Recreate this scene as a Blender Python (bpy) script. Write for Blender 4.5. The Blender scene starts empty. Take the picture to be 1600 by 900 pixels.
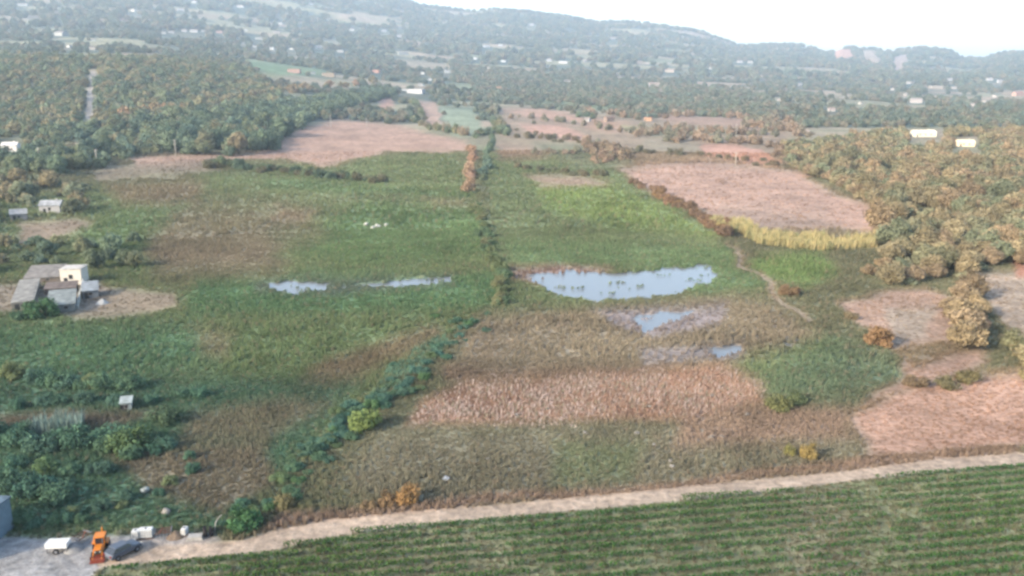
import bpy, math, random
import numpy as np
from mathutils import Vector, Matrix

random.seed(7)
RNG = np.random.default_rng(11)
SC = bpy.context.scene
COL = SC.collection

# ------------------------------------------------------------------ camera, sky, sun, exposure
CAM_H = 56.0
PITCH = math.radians(13.8)
FPX = 1386.0                       # focal length in photo pixels (1600 wide)
cam = bpy.data.cameras.new('camera')
cam.sensor_width = 36.0
cam.lens = 36.0 * FPX / 1600.0
cam.clip_start = 0.5
cam.clip_end = 60000.0
cam_o = bpy.data.objects.new('camera', cam)
COL.objects.link(cam_o)
cam_o.location = (0, 0, CAM_H)
cam_o.rotation_euler = (math.radians(90) - PITCH, 0, 0)
SC.camera = cam_o

SUN_EL = math.radians(24)
SUN_AZ = math.radians(232)         # clockwise from +Y : from the left and a little behind the camera
world = bpy.data.worlds.new('World')
SC.world = world
world.use_nodes = True
wn = world.node_tree
wn.nodes.clear()
sky = wn.nodes.new('ShaderNodeTexSky')
sky.sky_type = 'NISHITA'
sky.sun_disc = False
sky.sun_elevation = SUN_EL
sky.sun_rotation = SUN_AZ
sky.air_density = 1.0
sky.dust_density = 2.5
sky.ozone_density = 1.0
bg = wn.nodes.new('ShaderNodeBackground')
bg.inputs['Strength'].default_value = 0.15
wo = wn.nodes.new('ShaderNodeOutputWorld')
wn.links.new(sky.outputs[0], bg.inputs['Color'])
wn.links.new(bg.outputs[0], wo.inputs['Surface'])

sun = bpy.data.lights.new('sun', 'SUN')
sun.energy = 2.5
sun.angle = math.radians(0.6)
sun.color = (1.0, 0.84, 0.67)
sun_o = bpy.data.objects.new('sun', sun)
COL.objects.link(sun_o)
to_sun = Vector((math.sin(SUN_AZ) * math.cos(SUN_EL), math.cos(SUN_AZ) * math.cos(SUN_EL), math.sin(SUN_EL)))
sun_o.rotation_euler = to_sun.to_track_quat('Z', 'Y').to_euler()
sun_o.location = (-60, -30, 120)

SC.view_settings.view_transform = 'Standard'
SC.view_settings.look = 'None'
SC.view_settings.exposure = 1.88
SC.view_settings.gamma = 1.0
SC.view_settings.use_curve_mapping = False
SC.render.engine = 'CYCLES'
SC.cycles.use_denoising = True
SC.cycles.max_bounces = 5
SC.cycles.diffuse_bounces = 2
SC.cycles.glossy_bounces = 2
SC.cycles.transmission_bounces = 2
SC.cycles.transparent_max_bounces = 4
SC.cycles.volume_bounces = 1
SC.cycles.filter_width = 2.8       # the soft lens of a phone behind a window

# ------------------------------------------------------------------ numpy helpers
def lin(c):
    c = np.asarray(c, float) / 255.0
    return np.where(c <= 0.04045, c / 12.92, ((c + 0.055) / 1.055) ** 2.4)

def soft(c, k=.28):
    """a colour with less saturation, its brightness drawn towards a mid tone"""
    c = lin(c); g = c @ np.array([.3, .55, .15])
    c = c * (1 - k) + g * k
    return c * (.13 / g) ** .5

def hash2(ix, iy, seed):
    h = (ix.astype(np.int64) * 374761393 + iy.astype(np.int64) * 668265263 + seed * 1442695041) & 0xFFFFFFFF
    h = ((h ^ (h >> 13)) * 1274126177) & 0xFFFFFFFF
    h = h ^ (h >> 16)
    return (h & 0xFFFFFF) / float(0xFFFFFF)

def vnoise(x, y, seed=0):
    x = np.asarray(x, float); y = np.asarray(y, float)
    ix = np.floor(x); iy = np.floor(y)
    fx = x - ix; fy = y - iy
    fx = fx * fx * (3 - 2 * fx); fy = fy * fy * (3 - 2 * fy)
    a = hash2(ix, iy, seed); b = hash2(ix + 1, iy, seed)
    c = hash2(ix, iy + 1, seed); d = hash2(ix + 1, iy + 1, seed)
    return (a + (b - a) * fx) * (1 - fy) + (c + (d - c) * fx) * fy

def fbm(x, y, seed=0, octv=4):
    t = 0.0; amp = 1.0; n = 0.0
    for k in range(octv):
        t = t + amp * (vnoise(x * 2 ** k + 17.3 * k, y * 2 ** k - 9.1 * k, seed + k) - 0.5)
        n += amp; amp *= 0.5
    return 2 * t / n                                  # about -1..1

def sstep(a, b, x):
    t = np.clip((x - a) / (b - a), 0, 1)
    return t * t * (3 - 2 * t)

# ------------------------------------------------------------------ the lie of the land
CP, SP = math.cos(PITCH), math.sin(PITCH)
SKYLINE = [(-900, -20), (-300, -45), (-100, -62), (100, -58), (250, -48), (380, -52), (480, -30), (560, -22), (610, -10), (640, 0), (660, 9), (700, 12),
           (740, 17), (780, 13), (830, 18), (880, 24), (930, 34), (985, 33), (1040, 41), (1080, 48), (1120, 60), (1155, 73),
           (1200, 72), (1255, 73), (1270, 78), (1285, 84), (1302, 82), (1312, 76), (1328, 77), (1340, 79), (1365, 79), (1380, 82), (1420, 79), (1455, 78), (1480, 83), (1500, 94),
           (1535, 93), (1560, 86), (1600, 80), (1700, 72), (1850, 84), (2000, 90), (2500, 95)]
RIDGE = 5500.0
DK = [0, 480, 700, 1000, 1400, 2000, 2800, 3800]
YK = {  # photo row at which the ground of each distance shows, per column
    -600: [None, 276, 214, 165, 100, 82, 55, 20], 0: [None, 276, 215, 163, 97, 80, 52, 12], 200: [None, 276, 216, 160, 96, 77, 50, 15],
    400: [None, 276, 222, 172, 126, 95, 70, 36], 600: [None, 276, 225, 187, 152, 118, 88, 55],
    800: [None, 276, 225, 190, 162, 130, 100, 68], 1000: [None, 276, 225, 191, 165, 139, 112, 84],
    1200: [None, 276, 225, 191, 166, 146, 125, 102], 1400: [None, 276, 225, 191, 167, 150, 132, 113],
    1600: [None, 276, 225, 191, 167, 151, 135, 116], 2300: [None, 276, 225, 191, 167, 151, 135, 116]}

def z_at(y, d):                                       # height that shows at photo row y when d metres away
    return CAM_H + d * math.tan(math.atan((450 - y) / FPX) - PITCH)

UG = np.arange(-600, 2301, 10.0)
LD = np.linspace(math.log(300), math.log(30000), 160)
def build_table():
    us = sorted(YK)
    zk = np.array([[0 if (y is None or d <= 480) else z_at(y, d) for d, y in zip(DK, YK[u])] for u in us])
    zc = np.array([[np.interp(u, us, zk[:, j]) for j in range(len(DK))] for u in UG])
    for _ in range(4):
        zc[1:-1] = 0.25 * zc[:-2] + 0.5 * zc[1:-1] + 0.25 * zc[2:]
    sk = np.interp(UG, [p[0] for p in SKYLINE], [p[1] for p in SKYLINE])
    zr = np.array([z_at(y, RIDGE) for y in sk])
    T = np.zeros((len(UG), len(LD)))
    dd = np.exp(LD)
    for i in range(len(UG)):
        kd = DK + [4700, RIDGE, 6300, 8000, 30000]
        kz = list(zc[i]) + [zc[i][-1] + 0.48 * (zr[i] - zc[i][-1]), zr[i], zr[i] * 0.75, zr[i] * 0.3, 0]
        T[i] = np.interp(dd, kd, kz)
    for _ in range(3):
        S = T.copy(); S[:, 1:-1] = 0.25 * T[:, :-2] + 0.5 * T[:, 1:-1] + 0.25 * T[:, 2:]
        far = (dd > 5000) & (dd < 6000)
        S[:, far] = T[:, far]; T = S
    return T
TAB = build_table()

POND = None   # filled below
def height(X, Y, detail=True):
    X = np.asarray(X, float); Y = np.asarray(Y, float)
    d = np.hypot(X, Y)
    front = Y > 0.15 * np.abs(X)
    u = np.where(front, 800 + FPX / CP * X / np.maximum(Y, 1e-3), np.where(X < 0, -600, 2300))
    u = np.clip(u, -600, 2299)
    l = np.clip(np.log(np.maximum(d, 1)), LD[0], LD[-1] - 1e-6)
    fu = (u + 600) / 10.0; iu = np.minimum(fu.astype(int), len(UG) - 2); fu = fu - iu
    fl = (l - LD[0]) / (LD[1] - LD[0]); il = np.minimum(fl.astype(int), len(LD) - 2); fl = fl - il
    z = (TAB[iu, il] * (1 - fu) + TAB[iu + 1, il] * fu) * (1 - fl) + (TAB[iu, il + 1] * (1 - fu) + TAB[iu + 1, il + 1] * fu) * fl
    back = sstep(0.6, 0.1, Y / np.maximum(d, 1))       # fades to level ground beside and behind the camera
    z = z * (1 - back)
    if detail:
        z = z + 0.07 * fbm(X / 9, Y / 9, 3, 3) * sstep(20, 60, d)
        g = sstep(650, 2600, d) * (1 - sstep(4200, 5300, d)) * (1 - back)
        z = z + g * 9 * fbm(X / 420, Y / 420, 5, 4)
        r = sstep(4600, 5400, d) * (1 - back)
        z = z + r * 8 * fbm(X / 160, Y / 160, 9, 4)
    return z

def project(X, Y, Z):
    dz = Z - CAM_H
    dep = Y * CP - dz * SP
    dep = np.where(dep > 0.5, dep, 0.5)
    up = Y * SP + dz * CP
    return 800 + FPX * X / dep, 450 - FPX * up / dep

def ground(px, py, dmax=9000):
    """where the ray through a photo pixel meets the ground"""
    v = np.array([px - 800, FPX * CP + (450 - py) * SP, -FPX * SP + (450 - py) * CP], float)
    v /= np.hypot(v[0], v[1])
    t = np.exp(np.linspace(math.log(20), math.log(dmax), 2500))
    h = CAM_H + v[2] * t - height(v[0] * t, v[1] * t)
    k = np.argmax(h < 0)
    if h[k] >= 0:
        return None
    a, b = t[k - 1], t[k]
    for _ in range(18):
        m = 0.5 * (a + b)
        if CAM_H + v[2] * m - float(height(v[0] * m, v[1] * m)) < 0: b = m
        else: a = m
    return Vector((v[0] * b, v[1] * b, float(height(v[0] * b, v[1] * b))))

def scale_at(p):                                      # metres per photo pixel at a point
    return (p.y * CP - (p.z - CAM_H) * SP) / FPX

def sdist(px, py, poly):
    """signed distance in photo pixels, positive inside"""
    P = np.asarray(poly, float)
    d2 = np.full(px.shape, 1e18); ins = np.zeros(px.shape, bool)
    n = len(P)
    for i in range(n):
        ax, ay = P[i]; bx, by = P[(i + 1) % n]
        ex, ey = bx - ax, by - ay
        t = np.clip(((px - ax) * ex + (py - ay) * ey) / (ex * ex + ey * ey + 1e-9), 0, 1)
        d2 = np.minimum(d2, (px - ax - t * ex) ** 2 + (py - ay - t * ey) ** 2)
        if ey != 0:
            c = ((ay > py) != (by > py)) & (px < ex * (py - ay) / ey + ax)
            ins ^= c
    d = np.sqrt(d2)
    return np.where(ins, d, -d)

# ------------------------------------------------------------------ fields (outlines in photo pixels, laid out on the ground)
ROADC = [(1900, 682), (1600, 716), (1450, 727), (1320, 744), (1200, 757), (1000, 777), (800, 798), (620, 813), (500, 828), (420, 848), (300, 864), (165, 872)]
ROAD = [(1900, 672), (1600, 707), (1450, 718), (1320, 736), (1200, 748), (1000, 767), (800, 787), (620, 801), (500, 814), (440, 826), (380, 842), (330, 848), (250, 852), (150, 862),
        (150, 886), (300, 872), (425, 860), (520, 838), (620, 823), (800, 807), (1000, 788), (1200, 768), (1320, 753), (1450, 737), (1600, 725), (1900, 691)]
YARD = [(-400, 862), (20, 838), (70, 842), (130, 838), (200, 836), (330, 832), (345, 842), (260, 866), (168, 876), (140, 905), (100, 960), (-400, 1000)]
VINE = [(170, 880), (300, 870), (425, 858), (430, 849), (520, 838), (605, 826), (610, 815), (700, 810), (785, 806), (788, 798), (900, 789), (1020, 785), (1025, 777), (1120, 769), (1125, 762), (1310, 750), (1318, 739),
        (1450, 737), (1600, 725), (1900, 691), (2300, 760), (2300, 1600), (-300, 1600), (100, 960)]
# (class, colour as seen in even light, outline, softness in pixels, strength)
R = []
DARKEN = {'marsh': 1.3, 'verge': 1.3, 'meadow': 1.12, 'stubble': np.array([1.02, .96, .86]), 'bare': np.array([1.0, .95, .86]), 'reeds': np.array([1.1, 1.0, .88]), 'field': np.array([1.0, .95, .86]), 'road': np.array([.98, .94, .88]), 'mud': np.array([.9, .9, .9])}
def reg(cls, col, edge, k, *pts): R.append((cls, soft(col, .42 if cls in ('stubble', 'reeds', 'bare') else .28) * DARKEN.get(cls, 1.0), edge, k, pts))
# far country
reg('hill', (120, 126, 116), 5, .8, (75, 18), (210, 20), (270, 36), (180, 38), (90, 28))
reg('hill', (165, 140, 124), 2, .9, (85, 18), (160, 21), (265, 35), (200, 36), (110, 26))
reg('hill', (150, 140, 125), 2, .7, (0, 17), (60, 18), (90, 30), (0, 34))
reg('hill', (150, 140, 120), 2, .8, (0, 72), (60, 70), (110, 76), (60, 80), (0, 80))
reg('field', (100, 132, 96), 3, .9, (380, 92), (500, 108), (520, 118), (420, 118), (390, 104))
reg('field', (108, 118, 78), 4, .7, (260, 96), (350, 96), (440, 120), (400, 128), (300, 112))
reg('field', (160, 150, 130), 2, .8, (620, 92), (700, 100), (720, 108), (640, 104))
reg('field', (190, 160, 142), 2, .9, (625, 62), (655, 65), (662, 72), (632, 70))
reg('field', (150, 160, 150), 2, .8, (500, 60), (535, 64), (530, 70), (500, 67))
reg('field', (122, 140, 108), 3, .8, (690, 128), (760, 132), (775, 150), (700, 140))
reg('field', (185, 155, 138), 2.5, .95, (644, 157), (682, 160), (690, 182), (682, 198), (664, 194), (662, 178))
reg('field', (190, 150, 135), 2, .9, (592, 152), (612, 152), (615, 168), (590, 176))
reg('field', (132, 152, 128), 2.5, .95, (688, 166), (738, 172), (758, 208), (716, 214), (696, 200))
reg('field', (112, 128, 86), 4, .8, (860, 150), (1000, 160), (1010, 172), (930, 172), (840, 164))
reg('field', (148, 128, 108), 6, .8, (780, 165), (1000, 185), (1230, 190), (1240, 262), (1000, 262), (940, 225), (780, 218))
reg('field', (186, 148, 128), 3, .95, (785, 172), (850, 170), (905, 182), (915, 192), (840, 186))
reg('field', (196, 152, 134), 3, .95, (812, 194), (880, 196), (915, 212), (905, 220), (830, 210))
reg('field', (180, 145, 120), 3, .9, (925, 182), (1000, 196), (1020, 204), (950, 206), (915, 200))
reg('field', (150, 152, 100), 2, .8, (975, 194), (1008, 198), (1005, 205), (970, 203))
reg('field', (168, 136, 118), 3, .8, (1010, 178), (1200, 186), (1210, 200), (1060, 196))
reg('field', (118, 128, 96), 4, .8, (1010, 196), (1150, 202), (1150, 212), (1020, 212))
reg('field', (138, 132, 112), 4, .8, (1000, 214), (1090, 224), (1100, 240), (1010, 236))
reg('field', (208, 158, 136), 2.5, 1, (1096, 226), (1150, 226), (1185, 234), (1220, 258), (1180, 258), (1098, 242))
reg('field', (214, 160, 138), 2, .9, (1300, 84), (1310, 76), (1330, 77), (1336, 90), (1310, 92))
reg('field', (196, 172, 150), 2, .8, (1345, 80), (1366, 80), (1378, 100), (1362, 102), (1350, 92))
reg('field', (190, 166, 156), 2, .8, (1395, 90), (1420, 84), (1410, 112), (1396, 118))
for pl in (((300, 22), (400, 28), (410, 33), (310, 28)), ((520, 30), (600, 38), (596, 43), (520, 36)), ((180, 82), (260, 84), (250, 89), (190, 88)), ((440, 86), (520, 92), (520, 97), (440, 92)),
           ((820, 112), (900, 118), (896, 123), (830, 118)), ((960, 118), (1040, 122), (1030, 127), (970, 124)), ((1080, 128), (1170, 132), (1160, 137), (1090, 134)), ((700, 82), (770, 88), (766, 93), (705, 88)),
           ((1100, 160), (1200, 164), (1190, 170), (1110, 167)), ((1280, 148), (1350, 150), (1340, 155), (1290, 154)), ((1440, 134), (1480, 136), (1476, 141), (1446, 140)), ((1560, 142), (1640, 140), (1640, 150), (1570, 150)), ((1000, 90), (1060, 96), (1050, 100), (1005, 96)), ((860, 76), (930, 82), (925, 87), (866, 82)), ((1230, 120), (1300, 122), (1290, 127), (1236, 126))):
    reg('field', [(170, 152, 128), (126, 138, 104), (156, 146, 122)][int(pl[0][0]) % 3], 1.5, .85, *pl)
# near valley floor
reg('meadow', (98, 112, 66), 10, 1, (90, 300), (330, 268), (560, 246), (722, 238), (740, 310), (775, 400), (790, 470), (710, 520), (560, 640), (440, 750), (340, 832), (-300, 860), (-300, 330))
reg('meadow', (96, 112, 68), 8, .9, (760, 240), (960, 262), (1060, 330), (1130, 380), (1190, 450), (1290, 540), (1200, 600), (780, 600), (760, 400))
reg('stubble', (182, 142, 120), 4, 1, (205, 248), (285, 240), (400, 238), (450, 214), (475, 198), (530, 187), (620, 195), (726, 222), (738, 236), (690, 238), (600, 238), (540, 254), (500, 262), (440, 250), (350, 250), (300, 262), (215, 262))
reg('stubble', (122, 108, 88), 5, .8, (150, 258), (330, 248), (345, 262), (320, 272), (150, 284))
reg('stubble', (134, 112, 84), 8, .75, (160, 290), (290, 278), (320, 288), (310, 316), (200, 320))
reg('meadow', (128, 112, 86), 22, .7, (250, 312), (420, 318), (490, 334), (495, 356), (440, 372), (440, 420), (250, 428), (225, 390))
reg('meadow', (114, 98, 78), 18, .6, (225, 372), (440, 380), (430, 425), (240, 430))
reg('meadow', (150, 124, 96), 8, .6, (430, 322), (490, 332), (480, 350), (430, 344))
reg('meadow', (118, 128, 84), 6, .7, (440, 300), (730, 312), (730, 322), (440, 312))
reg('meadow', (80, 108, 58), 10, .8, (560, 318), (740, 330), (770, 400), (560, 420), (480, 400), (520, 350))
reg('meadow', (74, 102, 56), 6, .7, (420, 282), (730, 300), (730, 308), (420, 292))
reg('meadow', (128, 116, 86), 6, .6, (660, 310), (720, 312), (740, 326), (680, 322))
reg('meadow', (82, 104, 56), 8, .8, (120, 362), (190, 330), (290, 320), (230, 370), (210, 430), (130, 400))
reg('bare', (132, 108, 92), 6, .85, (30, 345), (110, 338), (140, 350), (80, 376), (20, 384))
reg('bare', (146, 128, 104), 5, .95, (128, 446), (270, 456), (280, 476), (240, 490), (120, 502), (90, 490), (130, 470))
reg('bare', (128, 116, 104), 5, .9, (-100, 446), (170, 440), (160, 486), (60, 490), (-100, 480))
reg('meadow', (68, 104, 62), 8, .8, (560, 428), (790, 430), (790, 480), (600, 486), (300, 490), (300, 440))
reg('meadow', (84, 104, 58), 14, .8, (360, 500), (640, 500), (620, 560), (480, 610), (330, 600))
reg('meadow', (62, 98, 64), 18, .8, (-300, 510), (300, 505), (330, 570), (160, 610), (-300, 620))
reg('meadow', (112, 100, 74), 10, .6, (300, 510), (360, 520), (350, 560), (310, 560))
reg('meadow', (126, 104, 80), 10, .75, (520, 560), (680, 510), (690, 530), (600, 570), (480, 640), (420, 650))
reg('meadow', (54, 86, 62), 14, .9, (-300, 600), (330, 590), (560, 600), (440, 740), (340, 820), (-300, 850))
reg('meadow', (120, 102, 84), 8, .8, (-60, 650), (110, 640), (250, 648), (180, 670), (-60, 672))
reg('meadow', (124, 106, 84), 10, .75, (180, 715), (320, 700), (420, 690), (420, 760), (330, 800), (230, 770))
reg('meadow', (124, 110, 84), 10, .7, (290, 650), (440, 625), (520, 632), (420, 690), (290, 700))
# right of the ditch
reg('meadow', (112, 134, 58), 8, .85, (830, 288), (950, 288), (1060, 336), (1120, 368), (960, 356), (850, 325))
reg('stubble', (160, 128, 108), 4, .85, (820, 276), (900, 274), (960, 286), (940, 292), (840, 290))
reg('field', (150, 124, 108), 5, .8, (775, 222), (830, 225), (860, 240), (840, 250), (780, 248))
reg('meadow', (110, 118, 88), 5, .7, (850, 236), (930, 240), (1000, 262), (900, 262))
reg('stubble', (198, 156, 134), 6, 1, (965, 262), (1100, 252), (1245, 266), (1300, 300), (1370, 322), (1368, 362), (1300, 352), (1150, 352), (1060, 322), (1000, 292))
reg('stubble', (176, 148, 130), 10, .7, (1120, 320), (1280, 330), (1330, 366), (1150, 360))
reg('meadow', (86, 112, 66), 8, .8, (780, 380), (1130, 384), (1190, 450), (1120, 470), (1000, 420), (820, 425))
reg('meadow', (106, 136, 62), 8, .9, (1180, 400), (1290, 396), (1300, 430), (1260, 452), (1200, 440))
reg('bare', (164, 140, 112), 3, .9, (1134, 380), (1143, 380), (1203, 441), (1266, 502), (1259, 505), (1194, 446))
reg('marsh', (130, 116, 92), 12, .9, (690, 580), (755, 492), (930, 480), (1150, 466), (1225, 474), (1275, 530), (1200, 575), (1130, 585), (850, 590), (700, 590))
reg('marsh', (110, 90, 72), 5, .7, (690, 576), (960, 572), (1080, 566), (960, 590), (690, 596))
reg('marsh', (92, 112, 62), 10, .8, (1150, 560), (1300, 540), (1310, 600), (1200, 620))
reg('reeds', (196, 154, 128), 8, 1, (650, 632), (720, 596), (850, 590), (1130, 572), (1200, 596), (1195, 630), (1080, 655), (760, 662), (640, 662))
reg('meadow', (84, 106, 76), 16, .8, (1190, 580), (1290, 532), (1380, 556), (1445, 586), (1330, 622), (1215, 622))
reg('bare', (176, 140, 118), 5, .95, (1315, 470), (1400, 452), (1440, 450), (1490, 470), (1500, 545), (1390, 548), (1330, 505))
reg('bare', (160, 150, 132), 5, .7, (1380, 480), (1460, 480), (1450, 530), (1395, 546))
reg('bare', (176, 156, 134), 5, 1, (1500, 430), (1900, 410), (1900, 545), (1590, 536), (1560, 500), (1530, 450))
reg('bare', (206, 132, 96), 4, .9, (1570, 405), (1700, 400), (1700, 432), (1585, 434))
reg('stubble', (176, 134, 112), 8, .9, (1400, 548), (1530, 540), (1540, 566), (1450, 600), (1330, 640), (1400, 590))
reg('meadow', (116, 104, 74), 6, .8, (1390, 548), (1500, 532), (1530, 545), (1420, 572))
reg('stubble', (200, 152, 124), 8, 1, (1310, 655), (1440, 600), (1540, 582), (1900, 560), (1900, 670), (1600, 700), (1470, 712), (1345, 720))
reg('verge', (104, 100, 78), 14, .9, (600, 670), (760, 668), (1080, 660), (1320, 640), (1345, 720), (1200, 748), (1000, 768), (800, 788), (600, 802), (530, 750))
reg('verge', (92, 106, 68), 12, .7, (880, 690), (1010, 690), (1000, 750), (880, 762))
reg('verge', (140, 112, 92), 10, .7, (1060, 620), (1320, 640), (1320, 690), (1060, 700))
reg('verge', (128, 104, 84), 5, .9, (430, 800), (620, 788), (800, 775), (1000, 757), (1200, 738), (1350, 716), (1600, 698), (1600, 712), (1200, 752), (800, 792), (480, 820), (400, 835))
reg('yard', (150, 150, 148), 5, 1, *YARD)
reg('yard', (172, 160, 146), 10, .9, (150, 850), (330, 838), (345, 846), (200, 880), (150, 890))
reg('vineyard', (104, 108, 72), 3, 1, *VINE)
reg('vineyard', (132, 122, 92), 14, .4, (1180, 765), (1320, 758), (1350, 900), (1300, 960), (1240, 960), (1220, 840))
reg('vineyard', (120, 116, 84), 18, .5, (560, 850), (760, 830), (820, 900), (560, 960))
reg('road', (196, 176, 154), 3, 1, *ROAD)
reg('road', (206, 200, 188), 1.0, 1, (141, 112), (150, 112), (147, 135), (145, 160), (146, 185), (138, 198), (129, 197), (134, 180), (135, 150))
WATER = [((822, 428), (900, 423), (960, 427), (1010, 424), (1060, 418), (1110, 414), (1118, 428), (1100, 444), (1060, 454), (1020, 466), (940, 470), (890, 468), (855, 452), (835, 440)),
         ((412, 443), (470, 437), (516, 442), (510, 455), (455, 458)),
         ((528, 448), (600, 440), (640, 437), (706, 431), (704, 439), (650, 445), (600, 447)),
         ((985, 494), (1030, 488), (1084, 485), (1076, 496), (1040, 506), (1010, 518)),
         ((1096, 545), (1130, 540), (1160, 541), (1158, 553), (1120, 557)),
         ((1224, 529), (1248, 525), (1252, 536), (1232, 542))]
for w in WATER[:1]:
    reg('mud', (190, 150, 132), 6, .9, (800, 420), (880, 414), (960, 424), (900, 440), (840, 446), (808, 440))
reg('mud', (156, 142, 138), 6, .9, (925, 486), (1060, 482), (1150, 478), (1120, 504), (1010, 528), (960, 512))
reg('mud', (146, 134, 130), 6, .8, (1000, 548), (1090, 538), (1165, 538), (1160, 560), (1010, 570))
reg('mud', (120, 126, 112), 6, .6, (400, 438), (520, 436), (705, 428), (705, 444), (520, 460), (410, 458))
CLS = ['hill', 'field', 'meadow', 'stubble', 'bare', 'marsh', 'reeds', 'verge', 'yard', 'vineyard', 'road', 'mud']

def paint(X, Y, Z):
    """colour of the ground and which kind of ground it is"""
    X = np.asarray(X, float); Y = np.asarray(Y, float)
    px, py = project(X, Y, np.asarray(Z, float))
    d = np.hypot(X, Y)
    wa = np.clip((py - 60) / 38.0, 1.0, 10.0)
    wx = px + 2.6 * wa * fbm(X / 18, Y / 18, 21, 5)
    wy = py + wa * fbm(X / 18, Y / 18, 31, 5)
    n1 = fbm(X / 60, Y / 60, 41, 4)[:, None]
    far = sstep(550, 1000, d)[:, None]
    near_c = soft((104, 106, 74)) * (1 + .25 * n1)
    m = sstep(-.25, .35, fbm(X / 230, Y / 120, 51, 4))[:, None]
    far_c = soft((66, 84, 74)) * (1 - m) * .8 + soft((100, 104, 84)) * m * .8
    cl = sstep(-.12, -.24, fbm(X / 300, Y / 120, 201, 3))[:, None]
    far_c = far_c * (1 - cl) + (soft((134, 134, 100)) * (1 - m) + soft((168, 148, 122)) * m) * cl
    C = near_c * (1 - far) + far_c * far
    vis = Y > 5
    cls = np.where(d > 800, 0, 2)
    for name, col, edge, k, poly in R:
        P = np.asarray(poly)
        b = (wx > P[:, 0].min() - 2 * edge) & (wx < P[:, 0].max() + 2 * edge) & (wy > P[:, 1].min() - 2 * edge) & (wy < P[:, 1].max() + 2 * edge) & vis
        if not b.any(): continue
        ii = np.nonzero(b)[0]
        if name in ('road', 'vineyard', 'yard'):
            s = sdist(px[ii] + .12 * (wx[ii] - px[ii]), py[ii] + .12 * (wy[ii] - py[ii]), poly)
        else:
            s = sdist(wx[ii], wy[ii], poly)
        e = edge if name in ('road', 'vineyard', 'yard') else edge * 1.7
        a = sstep(-e, e, s) * k
        C[ii] = C[ii] * (1 - a[:, None]) + col[None] * a[:, None]
        q = ii[s > 0]
        if k >= .8 or name in ('road', 'yard', 'vineyard'):
            cls[q] = CLS.index(name)
    v = 1 + .30 * fbm(X / 22, Y / 22, 61, 4) + .18 * fbm(X / 5, Y / 5, 71, 2)
    quiet = np.isin(cls, [8, 10])
    v = np.where(quiet, 1 + .4 * (v - 1), v)
    C = C * v[:, None]
    return np.clip(C, .01, .8), cls

def pond_mask(X, Y):
    px, py = project(X, Y, np.zeros_like(X))
    wx = px + 18 * fbm(X / 6, Y / 9, 81, 4); wy = py + 6 * fbm(X / 4, Y / 9, 91, 4)
    m = np.zeros_like(X)
    ok = (Y > 60) & (Y < 420)
    ii = np.nonzero(ok)[0]
    for k, w in enumerate(WATER):
        s = sdist(wx[ii], wy[ii], w)
        m[ii] = np.maximum(m[ii], sstep(-4, 4, s) * (1, .95, 1, .65, .85, .7)[k])
    tuss = fbm(X / 3.5, Y / 1.8, 101, 4)
    return m - .42 * sstep(.15, .5, tuss) * (m > 0)

# ------------------------------------------------------------------ materials
MATS = {}
ALB = .62
def principled(name, col, rough=.8, spec=.3, noise=0.0, nscale=3.0, metal=0.0, bump=0.0):
    if name in MATS: return MATS[name]
    m = bpy.data.materials.new(name); m.use_nodes = True
    nt = m.node_tree; b = nt.nodes['Principled BSDF']
    c = lin(col) * ALB
    b.inputs['Roughness'].default_value = rough
    b.inputs['Specular IOR Level'].default_value = spec
    b.inputs['Metallic'].default_value = metal
    b.inputs['Base Color'].default_value = (*c, 1)
    if noise:
        tc = nt.nodes.new('ShaderNodeTexCoord'); n = nt.nodes.new('ShaderNodeTexNoise')
        n.inputs['Scale'].default_value = nscale; n.inputs['Detail'].default_value = 5
        nt.links.new(tc.outputs['Object'], n.inputs['Vector'])
        r = nt.nodes.new('ShaderNodeMapRange')
        r.inputs['From Min'].default_value = .3; r.inputs['From Max'].default_value = .7
        r.inputs['To Min'].default_value = 1 - noise; r.inputs['To Max'].default_value = 1 + noise * .6
        nt.links.new(n.outputs['Fac'], r.inputs['Value'])
        mx = nt.nodes.new('ShaderNodeVectorMath'); mx.operation = 'SCALE'
        mx.inputs[0].default_value = tuple(c)
        nt.links.new(r.outputs[0], mx.inputs['Scale'])
        nt.links.new(mx.outputs[0], b.inputs['Base Color'])
        if bump:
            bp = nt.nodes.new('ShaderNodeBump'); bp.inputs['Strength'].default_value = bump
            nt.links.new(n.outputs['Fac'], bp.inputs['Height']); nt.links.new(bp.outputs[0], b.inputs['Normal'])
    MATS[name] = m
    return m

def ground_material():
    m = bpy.data.materials.new('ground'); m.use_nodes = True
    nt = m.node_tree; b = nt.nodes['Principled BSDF']
    b.inputs['Roughness'].default_value = .95; b.inputs['Specular IOR Level'].default_value = .1
    at = nt.nodes.new('ShaderNodeAttribute'); at.attribute_name = 'col'
    g = nt.nodes.new('ShaderNodeNewGeometry')
    out = at.outputs['Color']
    last = None
    for sc, amp in ((.9, .30), (.22, .22), (3.5, .20)):
        n = nt.nodes.new('ShaderNodeTexNoise'); n.inputs['Scale'].default_value = sc; n.inputs['Detail'].default_value = 4
        nt.links.new(g.outputs['Position'], n.inputs['Vector'])
        r = nt.nodes.new('ShaderNodeMapRange'); r.inputs['From Min'].default_value = .3; r.inputs['From Max'].default_value = .7
        r.inputs['To Min'].default_value = 1 - amp; r.inputs['To Max'].default_value = 1 + amp
        nt.links.new(n.outputs['Fac'], r.inputs['Value'])
        s = nt.nodes.new('ShaderNodeVectorMath'); s.operation = 'SCALE'
        nt.links.new(out, s.inputs[0]); nt.links.new(r.outputs[0], s.inputs['Scale'])
        out = s.outputs[0]; last = last or n
    nt.links.new(out, b.inputs['Base Color'])
    bp = nt.nodes.new('ShaderNodeBump'); bp.inputs['Strength'].default_value = .6; bp.inputs['Distance'].default_value = .35
    nt.links.new(last.outputs['Fac'], bp.inputs['Height']); nt.links.new(bp.outputs[0], b.inputs['Normal'])
    return m

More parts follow.
